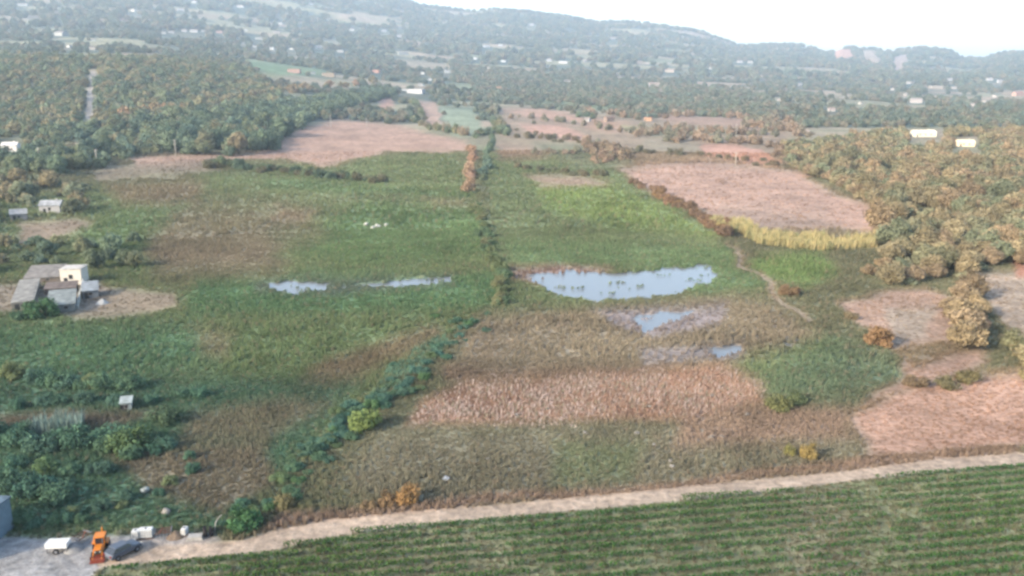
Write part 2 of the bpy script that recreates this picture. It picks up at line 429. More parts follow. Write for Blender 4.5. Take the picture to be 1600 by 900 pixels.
def leaf_material(name, inst):
    m = bpy.data.materials.new(name); m.use_nodes = True
    nt = m.node_tree; nt.nodes.clear()
    if inst:
        a = nt.nodes.new('ShaderNodeAttribute'); a.attribute_type = 'INSTANCER'; a.attribute_name = 'col'; colour = a.outputs['Color']
    else:
        a = nt.nodes.new('ShaderNodeObjectInfo'); colour = a.outputs['Color']
    v = nt.nodes.new('ShaderNodeAttribute'); v.attribute_name = 'shade'      # leaf to leaf variation of colour
    s = nt.nodes.new('ShaderNodeVectorMath'); s.operation = 'SCALE'
    nt.links.new(colour, s.inputs[0]); nt.links.new(v.outputs['Fac'], s.inputs['Scale'])
    d = nt.nodes.new('ShaderNodeBsdfDiffuse'); t = nt.nodes.new('ShaderNodeBsdfTranslucent')
    mx = nt.nodes.new('ShaderNodeMixShader'); mx.inputs[0].default_value = .25
    o = nt.nodes.new('ShaderNodeOutputMaterial')
    nt.links.new(s.outputs[0], d.inputs['Color']); nt.links.new(s.outputs[0], t.inputs['Color'])
    nt.links.new(d.outputs[0], mx.inputs[1]); nt.links.new(t.outputs[0], mx.inputs[2]); nt.links.new(mx.outputs[0], o.inputs['Surface'])
    return m

M_GROUND = ground_material()
M_LEAF = leaf_material('leaf', False)
M_LEAFI = leaf_material('leaf_scatter', True)
M_BARK = principled('bark', (96, 80, 66), .95, .1, .4, 6)

# ------------------------------------------------------------------ object helpers
def mesh_np(name, V, F, mat=None, smooth=False):
    me = bpy.data.meshes.new(name)
    V = np.asarray(V, np.float32); F = np.asarray(F, np.int32)
    k = F.shape[1]
    me.vertices.add(len(V)); me.vertices.foreach_set('co', V.ravel())
    me.loops.add(F.size); me.loops.foreach_set('vertex_index', F.ravel())
    me.polygons.add(len(F)); me.polygons.foreach_set('loop_start', np.arange(0, F.size, k, dtype=np.int32))
    if smooth: me.polygons.foreach_set('use_smooth', np.ones(len(F), bool))
    me.update(calc_edges=True)
    if mat: me.materials.append(mat)
    return me

def link(name, data, parent=None, loc=None):
    o = bpy.data.objects.new(name, data); COL.objects.link(o)
    if parent: o.parent = parent
    if loc is not None: o.location = loc
    return o

def tag(o, label=None, cat=None, group=None, kind=None):
    if label: o['label'] = label
    if cat: o['category'] = cat
    if group: o['group'] = group
    if kind: o['kind'] = kind
    return o

def thing(name, label, cat, loc, rz=0, group=None):
    o = link(name, None, None, loc); o.rotation_euler = (0, 0, rz); o.empty_display_size = .3
    return tag(o, label, cat, group)

class MB:
    def __init__(self): self.v = []; self.f = []
    def add(self, vs, fs):
        n = len(self.v); self.v += [tuple(p) for p in vs]; self.f += [tuple(i + n for i in f) for f in fs]; return self
    def box(self, x0, x1, y0, y1, z0, z1, M=None):
        vs = [Vector((x, y, z)) for z in (z0, z1) for x, y in ((x0, y0), (x1, y0), (x1, y1), (x0, y1))]
        if M: vs = [M @ p for p in vs]
        return self.add(vs, [(3, 2, 1, 0), (4, 5, 6, 7), (0, 1, 5, 4), (1, 2, 6, 5), (2, 3, 7, 6), (3, 0, 4, 7)])
    def tube(self, pts, rad, n=8, cap=True):
        pts = [Vector(p) for p in pts]; rs = rad if isinstance(rad, (list, tuple)) else [rad] * len(pts)
        vs = []
        for i, p in enumerate(pts):
            t = (pts[min(i + 1, len(pts) - 1)] - pts[max(i - 1, 0)]).normalized()
            a = t.orthogonal().normalized(); b = t.cross(a)
            vs += [p + rs[i] * (math.cos(2 * math.pi * k / n) * a + math.sin(2 * math.pi * k / n) * b) for k in range(n)]
        fs = [(i * n + k, i * n + (k + 1) % n, (i + 1) * n + (k + 1) % n, (i + 1) * n + k) for i in range(len(pts) - 1) for k in range(n)]
        if cap: fs += [tuple(reversed(range(n))), tuple(range((len(pts) - 1) * n, len(pts) * n))]
        return self.add(vs, fs)
    def prism(self, prof, y0, y1):                    # profile in x,z drawn along y
        n = len(prof)
        vs = [(x, y0, z) for x, z in prof] + [(x, y1, z) for x, z in prof]
        return self.add(vs, [tuple(range(n)), tuple(reversed(range(n, 2 * n)))] + [(k, k + n, (k + 1) % n + n, (k + 1) % n) for k in range(n)])
    def mesh(self, name, mat, smooth=False):
        me = bpy.data.meshes.new(name); me.from_pydata(self.v, [], self.f); me.update()
        import bmesh
        b = bmesh.new(); b.from_mesh(me); bmesh.ops.recalc_face_normals(b, faces=b.faces); b.to_mesh(me); b.free()
        if smooth: me.polygons.foreach_set('use_smooth', [True] * len(me.polygons))
        if mat: me.materials.append(mat)
        return me
    def build(self, name, mat, parent=None, smooth=False, bevel=0):
        o = link(name, self.mesh(name, mat, smooth), parent)
        if bevel:
            md = o.modifiers.new('edge', 'BEVEL'); md.width = bevel; md.segments = 2; md.limit_method = 'ANGLE'
        return o

# ------------------------------------------------------------------ the ground, cut into its fields
def build_ground():
    az = np.radians(np.concatenate([np.linspace(-180, -60, 25)[:-1], np.linspace(-60, -33, 30)[:-1], np.linspace(-33, 33, 720), np.linspace(33, 60, 30)[1:], np.linspace(60, 180, 25)[1:-1]]))
    dd = np.concatenate([[.5, 8, 20, 35, 50], 1 / np.linspace(1 / 64., 1 / 700., 470), np.exp(np.linspace(math.log(700), math.log(6200), 150))[1:], [6800, 7600, 9000, 10500]])
    na, nd = len(az), len(dd)
    A, D = np.meshgrid(az, dd, indexing='ij')
    X = (np.sin(A) * D).ravel(); Y = (np.cos(A) * D).ravel()
    Z = height(X, Y)
    Cc, cls = paint(X, Y, Z)
    pm = pond_mask(X, Y)
    Z = Z - .55 * np.clip(pm, -.2, 1)
    rd = cls == CLS.index('road')
    Z = np.where(rd & (np.hypot(X, Y) < 400), Z - .05, Z)
    i = np.arange(na)[:, None]; j = np.arange(nd - 1)[None, :]
    i2 = (i + 1) % na
    F = np.stack([i * nd + j, i2 * nd + j, i2 * nd + j + 1, i * nd + j + 1], -1).reshape(-1, 4)[:, ::-1]
    V = np.stack([X, Y, Z], -1)
    fcls = cls[F[:, 0]]
    names = {'hill': 'hills', 'field': 'far_fields', 'meadow': 'meadow', 'stubble': 'stubble_field', 'bare': 'bare_ground', 'marsh': 'marsh', 'reeds': 'reed_ground',
             'verge': 'road_verge', 'yard': 'farm_yard', 'vineyard': 'vineyard_soil', 'road': 'dirt_road', 'mud': 'pond_mud'}
    for k, c in enumerate(CLS):
        sel = F[fcls == k]
        if not len(sel): continue
        used, inv = np.unique(sel, return_inverse=True)
        me = mesh_np(names[c], V[used], inv.reshape(-1, 4), M_GROUND, True)
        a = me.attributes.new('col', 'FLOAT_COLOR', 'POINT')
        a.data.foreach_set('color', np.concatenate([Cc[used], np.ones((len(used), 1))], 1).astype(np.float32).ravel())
        tag(link(names[c], me), kind='structure')
build_ground()

def build_water():
    m = bpy.data.materials.new('water'); m.use_nodes = True
    nt = m.node_tree; b = nt.nodes['Principled BSDF']
    b.inputs['Base Color'].default_value = (.12, .125, .125, 1); b.inputs['Roughness'].default_value = .2
    b.inputs['IOR'].default_value = 1.33; b.inputs['Specular IOR Level'].default_value = .6
    g = nt.nodes.new('ShaderNodeNewGeometry'); n = nt.nodes.new('ShaderNodeTexNoise'); n.inputs['Scale'].default_value = 1.3; n.inputs['Detail'].default_value = 3
    nt.links.new(g.outputs['Position'], n.inputs['Vector'])
    bp = nt.nodes.new('ShaderNodeBump'); bp.inputs['Strength'].default_value = .12; bp.inputs['Distance'].default_value = .1
    nt.links.new(n.outputs['Fac'], bp.inputs['Height']); nt.links.new(bp.outputs[0], b.inputs['Normal'])
    lab = ['wide pale pond lying in the middle of the green meadow', 'shallow dull pool in the green meadow beside the ditch', 'thin strip of bright water along the meadow ditch',
           'greyish shallow pool in the brown marsh', 'narrow flooded strip at the edge of the brown marsh', 'small bright puddle in the green marsh corner']
    for k, w in enumerate(WATER):
        cx = sum(p[0] for p in w) / len(w); cy = sum(p[1] for p in w) / len(w)
        pts = []
        for x, y in w:
            x = cx + (x - cx) * 1.12; y = cy + (y - cy) * 1.3
            t = ground(x, y); pts.append((t.x, t.y))
        c = np.mean(pts, 0); V = [(c[0], c[1], -.16)] + [(x, y, -.16) for x, y in pts]
        n = len(pts)
        me = bpy.data.meshes.new('pond'); me.from_pydata(V, [], [(0, 1 + i, 1 + (i + 1) % n) for i in range(n)]); me.materials.append(m)
        import bmesh
        bm = bmesh.new(); bm.from_mesh(me); bmesh.ops.recalc_face_normals(bm, faces=bm.faces)
        if bm.faces[:][0].normal.z < 0: bmesh.ops.reverse_faces(bm, faces=bm.faces[:])
        bm.to_mesh(me); bm.free()
        o = tag(link('pond', me), kind='structure'); o['label'] = lab[k]
build_water()

# ------------------------------------------------------------------ plants : prototypes
def shade_attr(me, vals):
    a = me.attributes.new('shade', 'FLOAT', 'FACE'); a.data.foreach_set('value', np.asarray(vals, np.float32))

def crown_mesh(name, seed, ax=1.0, az=.8, clumps=26, per=46, leaf=.15, mat=None, loose=.16, upright=0.0):
    """crown of leaf sprays round the origin of a unit radius"""
    r = np.random.default_rng(seed)
    cs = []
    while len(cs) < clumps:
        p = r.normal(size=3); p /= np.linalg.norm(p)
        p *= r.uniform(.45, .82) if p[2] > -.45 else r.uniform(.3, .55)
        p[2] = max(p[2], -.55)
        cs.append(p * [ax, ax, az])
    cs = np.array(cs); cr = r.uniform(.22, .42, clumps)
    base = r.uniform(.78, 1.22, clumps)
    q = r.normal(size=(clumps, per, 3)); q /= np.linalg.norm(q, axis=2, keepdims=True)
    rad = cr[:, None, None] * r.uniform(.55, 1 + loose * 2, (clumps, per, 1))
    P = (cs[:, None] + q * rad).reshape(-1, 3)
    N = (q + r.normal(size=q.shape) * .55 + np.array([0, 0, .35])).reshape(-1, 3)
    N /= np.linalg.norm(N, axis=1, keepdims=True)
    T = np.cross(N, r.normal(size=N.shape)); T /= np.linalg.norm(T, axis=1, keepdims=True)
    if upright: T = T * (1 - upright) + np.array([.15, 0, 1]) * upright; T /= np.linalg.norm(T, axis=1, keepdims=True)
    B = np.cross(N, T)
    s = leaf * r.uniform(.6, 1.3, (len(P), 1)); s2 = s * r.uniform(.55, .9, (len(P), 1))
    V = np.stack([P - T * s, P + B * s2, P + T * s * 1.1, P - B * s2], 1).reshape(-1, 3)
    F = np.arange(len(V)).reshape(-1, 4)
    me = mesh_np(name, V, F, mat)
    shade_attr(me, (np.repeat(base, per) * r.uniform(.75, 1.25, clumps * per)))
    return me

def trunk_mesh(name, seed, h=1.0):
    r = random.Random(seed); mb = MB()
    mb.tube([(0, 0, -.06), (0, 0, .02), (.02, .01, .3 * h), (-.01, .02, .62 * h), (.02, 0, h)], [.085, .06, .045, .035, .015], 7)
    for k in range(4):
        a = k * 1.6 + r.random(); z = .3 * h + .12 * k
        mb.tube([(.01, .01, z), (.16 * math.cos(a), .16 * math.sin(a), z + .16), (.36 * math.cos(a), .36 * math.sin(a), z + .34)], [.032, .022, .008], 5)
    return mb.mesh(name, M_BARK, True)

def tuft_mesh(name, seed, n=16, h=1.0, spread=.5, lean=.25, w=.09, mat=None):
    r = random.Random(seed); V = []; F = []; sh = []
    for k in range(n):
        a = r.uniform(0, 6.283); rr = spread * math.sqrt(r.random()); x, y = rr * math.cos(a), rr * math.sin(a)
        hh = h * r.uniform(.55, 1.1); b = r.uniform(0, 3.14); ww = w * r.uniform(.6, 1.4)
        dx, dy = ww * math.cos(b), ww * math.sin(b)
        tx = x + lean * hh * r.uniform(.3, 1.1) + r.uniform(-.2, .2) * hh; ty = y + r.uniform(-.25, .25) * hh
        i = len(V)
        V += [(x - dx, y - dy, -.05), (x + dx, y + dy, -.05), (tx + dx * .5, ty + dy * .5, hh), (tx - dx * .5, ty - dy * .5, hh)]
        F.append((i, i + 1, i + 2, i + 3)); sh.append(r.uniform(.7, 1.3))
    me = mesh_np(name, V, F, mat); shade_attr(me, sh)
    return me

CROWN_SPEC = [(1, 1.0, .78, 26, 46), (2, 1.0, .95, 28, 46), (3, 1.05, .68, 24, 50), (4, .9, 1.15, 26, 46), (5, 1.0, .85, 20, 50)]
CROWNS = [crown_mesh('crown', s, a, z, c, p * 3, .085, M_LEAF) for s, a, z, c, p in CROWN_SPEC]
BUSHES = [crown_mesh('foliage', 20 + s, 1.0, .7 + .1 * s, 18, 130, .085, M_LEAF, .22, .35) for s in range(4)]
TRUNKS = [trunk_mesh('trunk', s) for s in range(3)]
def stem_mesh(seed):
    r = random.Random(seed); mb = MB()
    for k in range(5):
        a = k * 1.256 + r.random() * .6
        mb.tube([(.06 * math.cos(a), .06 * math.sin(a), -.08), (.2 * math.cos(a), .2 * math.sin(a), .4), (.42 * math.cos(a), .42 * math.sin(a), .85)], [.04, .028, .01], 5)
    return mb.mesh('stem', M_BARK, True)
STEMS = [stem_mesh(s) for s in range(2)]
# the same plants with a per-plant colour for the uncountable masses
def proto(name, me):
    return bpy.data.objects.new(name, me)             # only ever drawn through the masses below
def far_tree(seed, a, z, c, p):
    me = crown_mesh('far_crown', seed, a, z, c, p, .14, M_LEAFI)
    co = np.empty(len(me.vertices) * 3, np.float32); me.vertices.foreach_get('co', co)
    co = co.reshape(-1, 3); co[:, 2] += z * .75; me.vertices.foreach_set('co', co.ravel()); me.update()
    return me
FAR_TREES = [proto('far_tree', far_tree(40 + k, 1, z, 18, 46)) for k, z in enumerate((.8, 1.0, .7))]
TUFTS = [proto('tuft', tuft_mesh('tuft', 60 + k, 18, 1, .6, .18, .07, M_LEAFI)) for k in range(3)]
CANES = [proto('cane', tuft_mesh('cane', 70 + k, 26, 1, .35, .22, .035, M_LEAFI)) for k in range(3)]

def mass(name, pts, scl, rot, col, protos, label, seed=0):
    """one uncountable mass of plants"""
    n = len(pts)
    if not n: return
    me = bpy.data.meshes.new(name); me.vertices.add(n); me.vertices.foreach_set('co', np.asarray(pts, np.float32).ravel())
    r = np.random.default_rng(seed)
    for nm, ty, dat, key in (('scl', 'FLOAT_VECTOR', scl, 'vector'), ('rot', 'FLOAT_VECTOR', rot, 'vector'),
                             ('col', 'FLOAT_COLOR', np.concatenate([col, np.ones((n, 1))], 1), 'color')):
        a = me.attributes.new(nm, ty, 'POINT'); a.data.foreach_set(key, np.asarray(dat, np.float32).ravel())
    a = me.attributes.new('pick', 'INT', 'POINT'); a.data.foreach_set('value', r.integers(0, len(protos), n).astype(np.int32))
    o = tag(link(name, me), label, kind='stuff')
    ng = bpy.data.node_groups.new(name, 'GeometryNodeTree')
    ng.interface.new_socket('Geometry', in_out='INPUT', socket_type='NodeSocketGeometry')
    ng.interface.new_socket('Geometry', in_out='OUTPUT', socket_type='NodeSocketGeometry')
    gi = ng.nodes.new('NodeGroupInput'); go = ng.nodes.new('NodeGroupOutput')
    jo = ng.nodes.new('GeometryNodeJoinGeometry'); io = ng.nodes.new('GeometryNodeInstanceOnPoints')
    for p in protos:
        oi = ng.nodes.new('GeometryNodeObjectInfo'); oi.inputs['Object'].default_value = p; oi.inputs['As Instance'].default_value = True
        ng.links.new(oi.outputs['Geometry'], jo.inputs[0])
    def named(nm, ty):
        k = ng.nodes.new('GeometryNodeInputNamedAttribute'); k.data_type = ty; k.inputs['Name'].default_value = nm; return k.outputs['Attribute']
    ng.links.new(gi.outputs[0], io.inputs['Points']); ng.links.new(jo.outputs[0], io.inputs['Instance'])
    io.inputs['Pick Instance'].default_value = True
    ng.links.new(named('pick', 'INT'), io.inputs['Instance Index'])
    e2r = ng.nodes.new('FunctionNodeEulerToRotation'); ng.links.new(named('rot', 'FLOAT_VECTOR'), e2r.inputs[0])
    ng.links.new(e2r.outputs[0], io.inputs['Rotation']); ng.links.new(named('scl', 'FLOAT_VECTOR'), io.inputs['Scale'])
    ng.links.new(io.outputs[0], go.inputs[0])
    o.modifiers.new('scatter', 'NODES').node_group = ng
    return o

# ------------------------------------------------------------------ where trees stand
def in_poly(poly, spacing, jitter=.45, seed=0, dmax=6000):
    """points on the ground inside an outline given in photo pixels, spacing in metres"""
    r = np.random.default_rng(seed)
    g = [ground(x, y, dmax) for x, y in poly]; g = [p for p in g if p]
    xs = [p.x for p in g]; ys = [p.y for p in g]
    gx, gy = np.meshgrid(np.arange(min(xs), max(xs) + spacing, spacing), np.arange(min(ys), max(ys) + spacing, spacing))
    X = gx.ravel() + r.uniform(-jitter, jitter, gx.size) * spacing; Y = gy.ravel() + r.uniform(-jitter, jitter, gx.size) * spacing
    Z = height(X, Y); px, py = project(X, Y, Z)
    k = sdist(px, py, poly) > 0
    return X[k], Y[k], Z[k], px[k], py[k]

TREES = []   # (x, y, z, crown radius, stretch, colour, group key)
def pick_cols(cols, n, r):
    c = np.array([soft(c, .42) for c in cols]); t = r.integers(0, len(c), n)
    return c[t] * r.uniform(.8, 1.2, (n, 1)) * 1.45
def grove(poly, spacing, size, cols, key, seed, keep=1.0, clearing=None):
    r = np.random.default_rng(seed)
    X, Y, Z, px, py = in_poly(poly, spacing, .45, seed)
    ok = r.random(len(X)) < keep
    if clearing is not None:
        for c in clearing: ok &= sdist(px, py, c) < 0
    X, Y, Z = X[ok], Y[ok], Z[ok]
    C = pick_cols(cols, len(X), r)
    s = size[0] * .72 + (size[1] * 1.12 - size[0] * .72) * r.beta(1.6, 2.0, len(X))
    st = r.uniform(.68, 1.0, len(X)) if key in ('grove', 'clearing') else r.uniform(.85, 1.2, len(X))
    for i in range(len(X)): TREES.append((X[i], Y[i], Z[i], s[i], st[i], C[i], key))
def line_trees(pts, n, size, cols, key, seed, jit=2.0):
    r = np.random.default_rng(seed)
    P = np.array(pts, float); L = np.concatenate([[0], np.cumsum(np.hypot(*np.diff(P, axis=0).T))])
    for k in range(n):
        t = (k + r.uniform(.1, .9)) / n * L[-1]
        g = ground(np.interp(t, L, P[:, 0]) + r.normal() * jit, np.interp(t, L, P[:, 1]) + r.normal() * jit * .35)
        if g is None: continue
        c = 1.45 * soft(cols[r.integers(0, len(cols))], .42) * r.uniform(.8, 1.2)
        TREES.append((g.x, g.y, g.z, r.uniform(*size), r.uniform(.85, 1.25), c, key))

OLIVE = [(112, 102, 56), (124, 108, 60), (100, 98, 58), (116, 96, 58), (84, 92, 58), (134, 110, 62), (96, 96, 58), (118, 106, 62)]
DARK = [(58, 78, 56), (66, 86, 58), (74, 88, 56), (52, 74, 60)]
MIXG = [(78, 92, 56), (92, 98, 58), (70, 88, 60), (104, 98, 60), (62, 80, 58)]
LIT_GOLD = [(132, 110, 58), (118, 106, 58), (142, 108, 62), (104, 100, 58)]  # low sunlight on the treetops, painted as leaf colour
HOLE = [[(1415, 196), (1478, 196), (1478, 234), (1415, 234)], [(1486, 214), (1536, 214), (1536, 246), (1486, 246)], [(1390, 350), (1480, 325), (1490, 345), (1400, 372)]]
grove([(1235, 262), (1300, 292), (1372, 326), (1372, 380), (1440, 430), (1520, 448), (1560, 420), (1700, 400), (1760, 250), (1600, 205), (1400, 205), (1220, 232)], 6.6, (2.9, 5.2), OLIVE, 'grove', 1, .9, HOLE)
grove([(1560, 420), (1545, 395), (1640, 380), (1640, 402)], 7, (3, 4.4), OLIVE, 'grove', 2)
grove([(1380, 405), (1470, 432), (1465, 458), (1400, 452), (1340, 440)], 7.5, (2.4, 3.8), OLIVE, 'grove', 3, .8)
grove([(1480, 452), (1530, 462), (1552, 545), (1500, 560), (1465, 510)], 6.0, (2.8, 4.2), [(136, 104, 60), (126, 106, 58), (116, 96, 58)], 'clearing', 4, .95)
grove([(1565, 545), (1700, 540), (1700, 610), (1590, 602)], 6.0, (2.6, 4.0), [(112, 100, 52), (96, 96, 50), (120, 100, 56)], 'clearing', 5)
TRACK = [(137, 108), (155, 108), (151, 135), (150, 160), (151, 186), (142, 202), (124, 202), (129, 180), (131, 150)]
HROAD = [TRACK]
grove([(-120, 90), (250, 92), (390, 108), (440, 150), (420, 205), (330, 200), (180, 205), (-120, 214)], 9.5, (4.2, 6.2), MIXG + [(112, 104, 62)], 'hillside', 6, .95, HROAD)
line_trees([(165, 196), (230, 178), (300, 176), (345, 170), (420, 150), (520, 138), (600, 128)], 34, (5.5, 7.5), LIT_GOLD, 'gold', 7, 3)
grove([(200, 196), (345, 180), (430, 168), (600, 140), (620, 150), (520, 176), (460, 200), (430, 236), (330, 236), (260, 220)], 8.5, (5, 7.2), DARK, 'belt', 8, .9)  # shaded side below the lit row, painted as dark leaf colour
grove([(-60, 205), (200, 202), (330, 218), (330, 236), (210, 246), (140, 268), (-60, 300)], 8.0, (3.6, 5.4), MIXG + DARK, 'settlement', 9, .72, [[(-5, 215), (38, 215), (38, 252), (-5, 252)], [(95, 225), (140, 222), (140, 236), (100, 238)]])
line_trees([(585, 180), (640, 190), (690, 205), (735, 215), (790, 208)], 30, (3.2, 5.4), MIXG + [(112, 98, 70)], 'backhedge', 10, 4)
line_trees([(655, 190), (660, 172), (640, 160)], 8, (4, 5.5), MIXG, 'backhedge', 11, 4)
line_trees([(762, 172), (775, 195), (795, 215)], 10, (3.5, 5.5), MIXG + [(118, 98, 70)], 'backhedge', 12, 3)
line_trees([(740, 232), (736, 262), (732, 292), (735, 303)], 13, (2.6, 3.6), [(166, 122, 78), (150, 112, 74), (140, 110, 70)], 'ditchrow', 13, 2)  # orange sunlight on the row, put into the leaf colour
line_trees([(772, 214), (764, 240), (756, 285)], 11, (2.4, 3.4), DARK, 'ditchrow2', 14, 2)  # shaded side of the orange row, painted as dark leaves
grove([(-80, 290), (50, 282), (135, 300), (150, 345), (100, 345), (40, 345), (-80, 380)], 7.5, (3, 4.4), [(104, 98, 58), (116, 104, 60), (84, 92, 60)], 'farm', 15, .7, [[(50, 300), (100, 300), (100, 345), (50, 345)], [(-10, 325), (50, 325), (50, 360), (-10, 360)]])
grove([(-80, 395), (25, 375), (110, 385), (200, 372), (230, 390), (210, 420), (140, 426), (80, 415), (30, 430), (-80, 440)], 6.2, (2.2, 3.6), MIXG + DARK, 'farm', 16, .62)
grove([(700, 100), (1000, 128), (1200, 150), (1220, 190), (1000, 172), (860, 160), (770, 165)], 11, (4.5, 6.5), [(74, 86, 66), (84, 90, 68), (70, 84, 66), (98, 92, 72)], 'valley', 17, .42)
line_trees([(905, 182), (925, 186)], 3, (4, 5.5), DARK, 'valley', 18, 2)
BIG = [(122, 108, 66), (86, 98, 62), (104, 104, 66), (74, 92, 62)]
line_trees([(262, 238), (300, 240), (345, 242), (385, 238), (425, 234)], 9, (5.0, 6.8), BIG, 'belt', 60, 5)
line_trees([(330, 228), (380, 222), (430, 215), (470, 196), (520, 180)], 12, (5.5, 7.5), BIG, 'belt', 61, 6)
BRN = [(118, 98, 72), (104, 94, 70), (92, 92, 68), (126, 102, 72)]
for q, (pl, nn, sz) in enumerate((([(800, 186), (870, 190), (920, 196)], 12, (2.5, 4.5)), ([(880, 172), (930, 178), (1000, 184), (1100, 180), (1230, 192)], 46, (3.5, 6)),
        ([(925, 196), (980, 208), (1060, 212), (1130, 210)], 26, (2.5, 4.6)), ([(1000, 200), (1060, 205), (1210, 212)], 26, (3, 5)), ([(1040, 222), (1100, 220), (1200, 228), (1230, 246)], 26, (3, 5)),
        ([(790, 200), (840, 214), (920, 222), (990, 240)], 22, (2, 3.4)), ([(830, 242), (900, 240), (960, 244)], 14, (2, 3.2)), ([(1160, 196), (1230, 204), (1260, 216)], 20, (4, 6)))):
    line_trees(pl, nn, sz, BRN, 'fields', 62 + q, 5)
grove([(910, 228), (980, 232), (985, 252), (930, 258)], 7, (2.2, 3.4), [(122, 96, 66), (110, 92, 62)], 'browngrove', 19, .8)

# ------------------------------------------------------------------ bushes that can be told apart
SHRUBS = []  # x,y,z,r,stretch,colour,key
def bush(px, py, wpx, col, key, stretch=1.0):
    g = ground(px, py)
    if g is None: return
    SHRUBS.append((g.x, g.y, g.z, wpx * .5 * scale_at(g), stretch, soft(col) * 1.15, key))
def bush_line(pts, n, wpx, cols, key, seed, jit=5):
    r = np.random.default_rng(seed); P = np.array(pts, float); L = np.concatenate([[0], np.cumsum(np.hypot(*np.diff(P, axis=0).T))])
    for k in range(n):
        t = (k + r.uniform(.1, .9)) / n * L[-1]
        f = r.uniform(.7, 1.25)
        bush(np.interp(t, L, P[:, 0]) + r.normal() * jit, np.interp(t, L, P[:, 1]) + r.normal() * jit * .5, np.interp(t, L, np.linspace(wpx[0], wpx[1], len(L))) * f,
             np.array(cols[r.integers(0, len(cols))]) * r.uniform(.9, 1.1), key, r.uniform(.55, .85) if key == 'ditch' else r.uniform(.8, 1.15))
TEAL = [(48, 82, 62), (54, 88, 66), (62, 92, 64), (50, 78, 62)]
bush_line([(355, 826), (430, 780), (500, 712), (560, 650), (640, 585), (705, 530), (770, 488)], 70, (29, 15), TEAL + [(60, 92, 50), (78, 100, 58)], 'ditch', 30, 17)
bush_line([(745, 320), (755, 360), (770, 400), (785, 440), (780, 480)], 36, (15, 22), [(84, 96, 56), (70, 92, 60), (96, 98, 60)], 'upperditch', 31, 5)
bush_line([(325, 262), (420, 268), (520, 278), (600, 286)], 44, (20, 18), [(70, 84, 56), (84, 82, 58), (62, 80, 60)], 'hedge', 32, 4)
bush_line([(985, 288), (1040, 312), (1090, 340), (1140, 372)], 24, (18, 26), [(120, 92, 64), (106, 84, 62), (134, 104, 62)], 'brownhedge', 33, 4)
bush_line([(800, 262), (860, 268), (950, 278)], 12, (12, 14), [(96, 88, 62), (84, 84, 62)], 'fieldhedge', 34, 3)
bush_line([(800, 214), (900, 222), (1000, 238), (1100, 244), (1230, 262)], 34, (12, 14), [(94, 88, 64), (106, 92, 64), (84, 84, 62)], 'fieldhedge', 35, 3)
bush_line([(20, 590), (80, 602), (150, 610), (200, 612)], 9, (44, 40), TEAL + [(86, 98, 56)], 'marshbush', 36, 6)
bush_line([(-20, 690), (60, 700), (130, 700), (220, 695)], 10, (52, 46), TEAL + [(66, 96, 56)], 'marshbush', 37, 10)
bush_line([(0, 640), (60, 632), (150, 628), (250, 632), (330, 620)], 9, (34, 30), TEAL, 'marshbush', 46, 7)
bush_line([(20, 740), (110, 735), (180, 735), (280, 690)], 8, (36, 30), TEAL + [(70, 96, 56)], 'marshbush', 47, 9)
bush_line([(100, 800), (180, 790), (280, 750), (330, 700)], 8, (26, 22), TEAL + [(84, 98, 60)], 'marshbush', 48, 10)
bush_line([(480, 720), (560, 640), (640, 600), (700, 545), (740, 505)], 26, (30, 16), [(48, 84, 70), (54, 90, 74), (62, 92, 66)], 'ditch', 49, 10)
bush_line([(-20, 770), (60, 775), (110, 790)], 6, (60, 50), [(46, 80, 64), (54, 84, 62)], 'marshbush', 38, 8)
bush_line([(10, 815), (60, 820), (130, 815)], 6, (34, 30), [(50, 84, 64), (58, 88, 60)], 'marshbush', 39, 5)
SPECIAL = [  # px, py, width px, colour, stretch, label
    (568, 670, 52, (112, 136, 44), .85, 'bright yellow-green bush standing at the dark ditch'),
    (638, 788, 40, (168, 124, 46), 1.35, 'golden bush beside the dirt road, taller than the brown ones next to it'),
    (604, 792, 34, (136, 106, 60), 1.0, 'brownish bush beside the golden one at the dirt road'),
    (578, 797, 26, (132, 108, 66), .9, 'low tan bush at the edge of the dirt road'),
    (444, 795, 34, (112, 104, 56), .95, 'olive bush on the road bank near the dark ditch end'),
    (478, 792, 26, (96, 100, 62), .8, 'small olive bush on the road bank beside a larger one'),
    (1234, 712, 22, (128, 124, 44), 1.3, 'smaller of two yellow bushes above the dirt road'),
    (1261, 716, 30, (152, 128, 40), 1.25, 'larger of two yellow bushes above the dirt road'),
    (1376, 540, 46, (140, 104, 54), 1.05, 'orange-brown bush alone on the pale bare ground'),
    (1215, 640, 44, (96, 100, 46), .8, 'olive bush at the corner of the pale reeds'),
    (1240, 632, 36, (86, 100, 52), .8, 'dark olive bush beside the green marsh corner'),
    (1232, 462, 34, (128, 100, 60), .75, 'brown bush beside the light footpath'),
    (200, 702, 74, (66, 92, 46), .75, 'broad dark green bush in the marsh, yellowish on top'),
    (258, 662, 52, (56, 78, 50), .7, 'dark low bush beside the small pale hut'),
    (68, 496, 50, (48, 84, 46), .85, 'deep green bush in front of the ruined farm sheds'),
    (34, 500, 34, (48, 78, 54), .8, 'dark teal bush in front of the long farm shed'),
    (1510, 596, 40, (112, 102, 52), .7, 'low olive bush below the pale clearing'),
    (1480, 606, 38, (104, 98, 58), .7, 'low brownish bush below the pale clearing'),
    (1430, 602, 40, (118, 98, 66), .6, 'low tan bush on the bank above the pink field'),
    (1330, 498, 26, (128, 112, 72), .7, 'small tan bush at the edge of the bare ground'),
    (380, 828, 60, (44, 84, 42), .8, 'deep green bush at the end of the yard junk'),
]

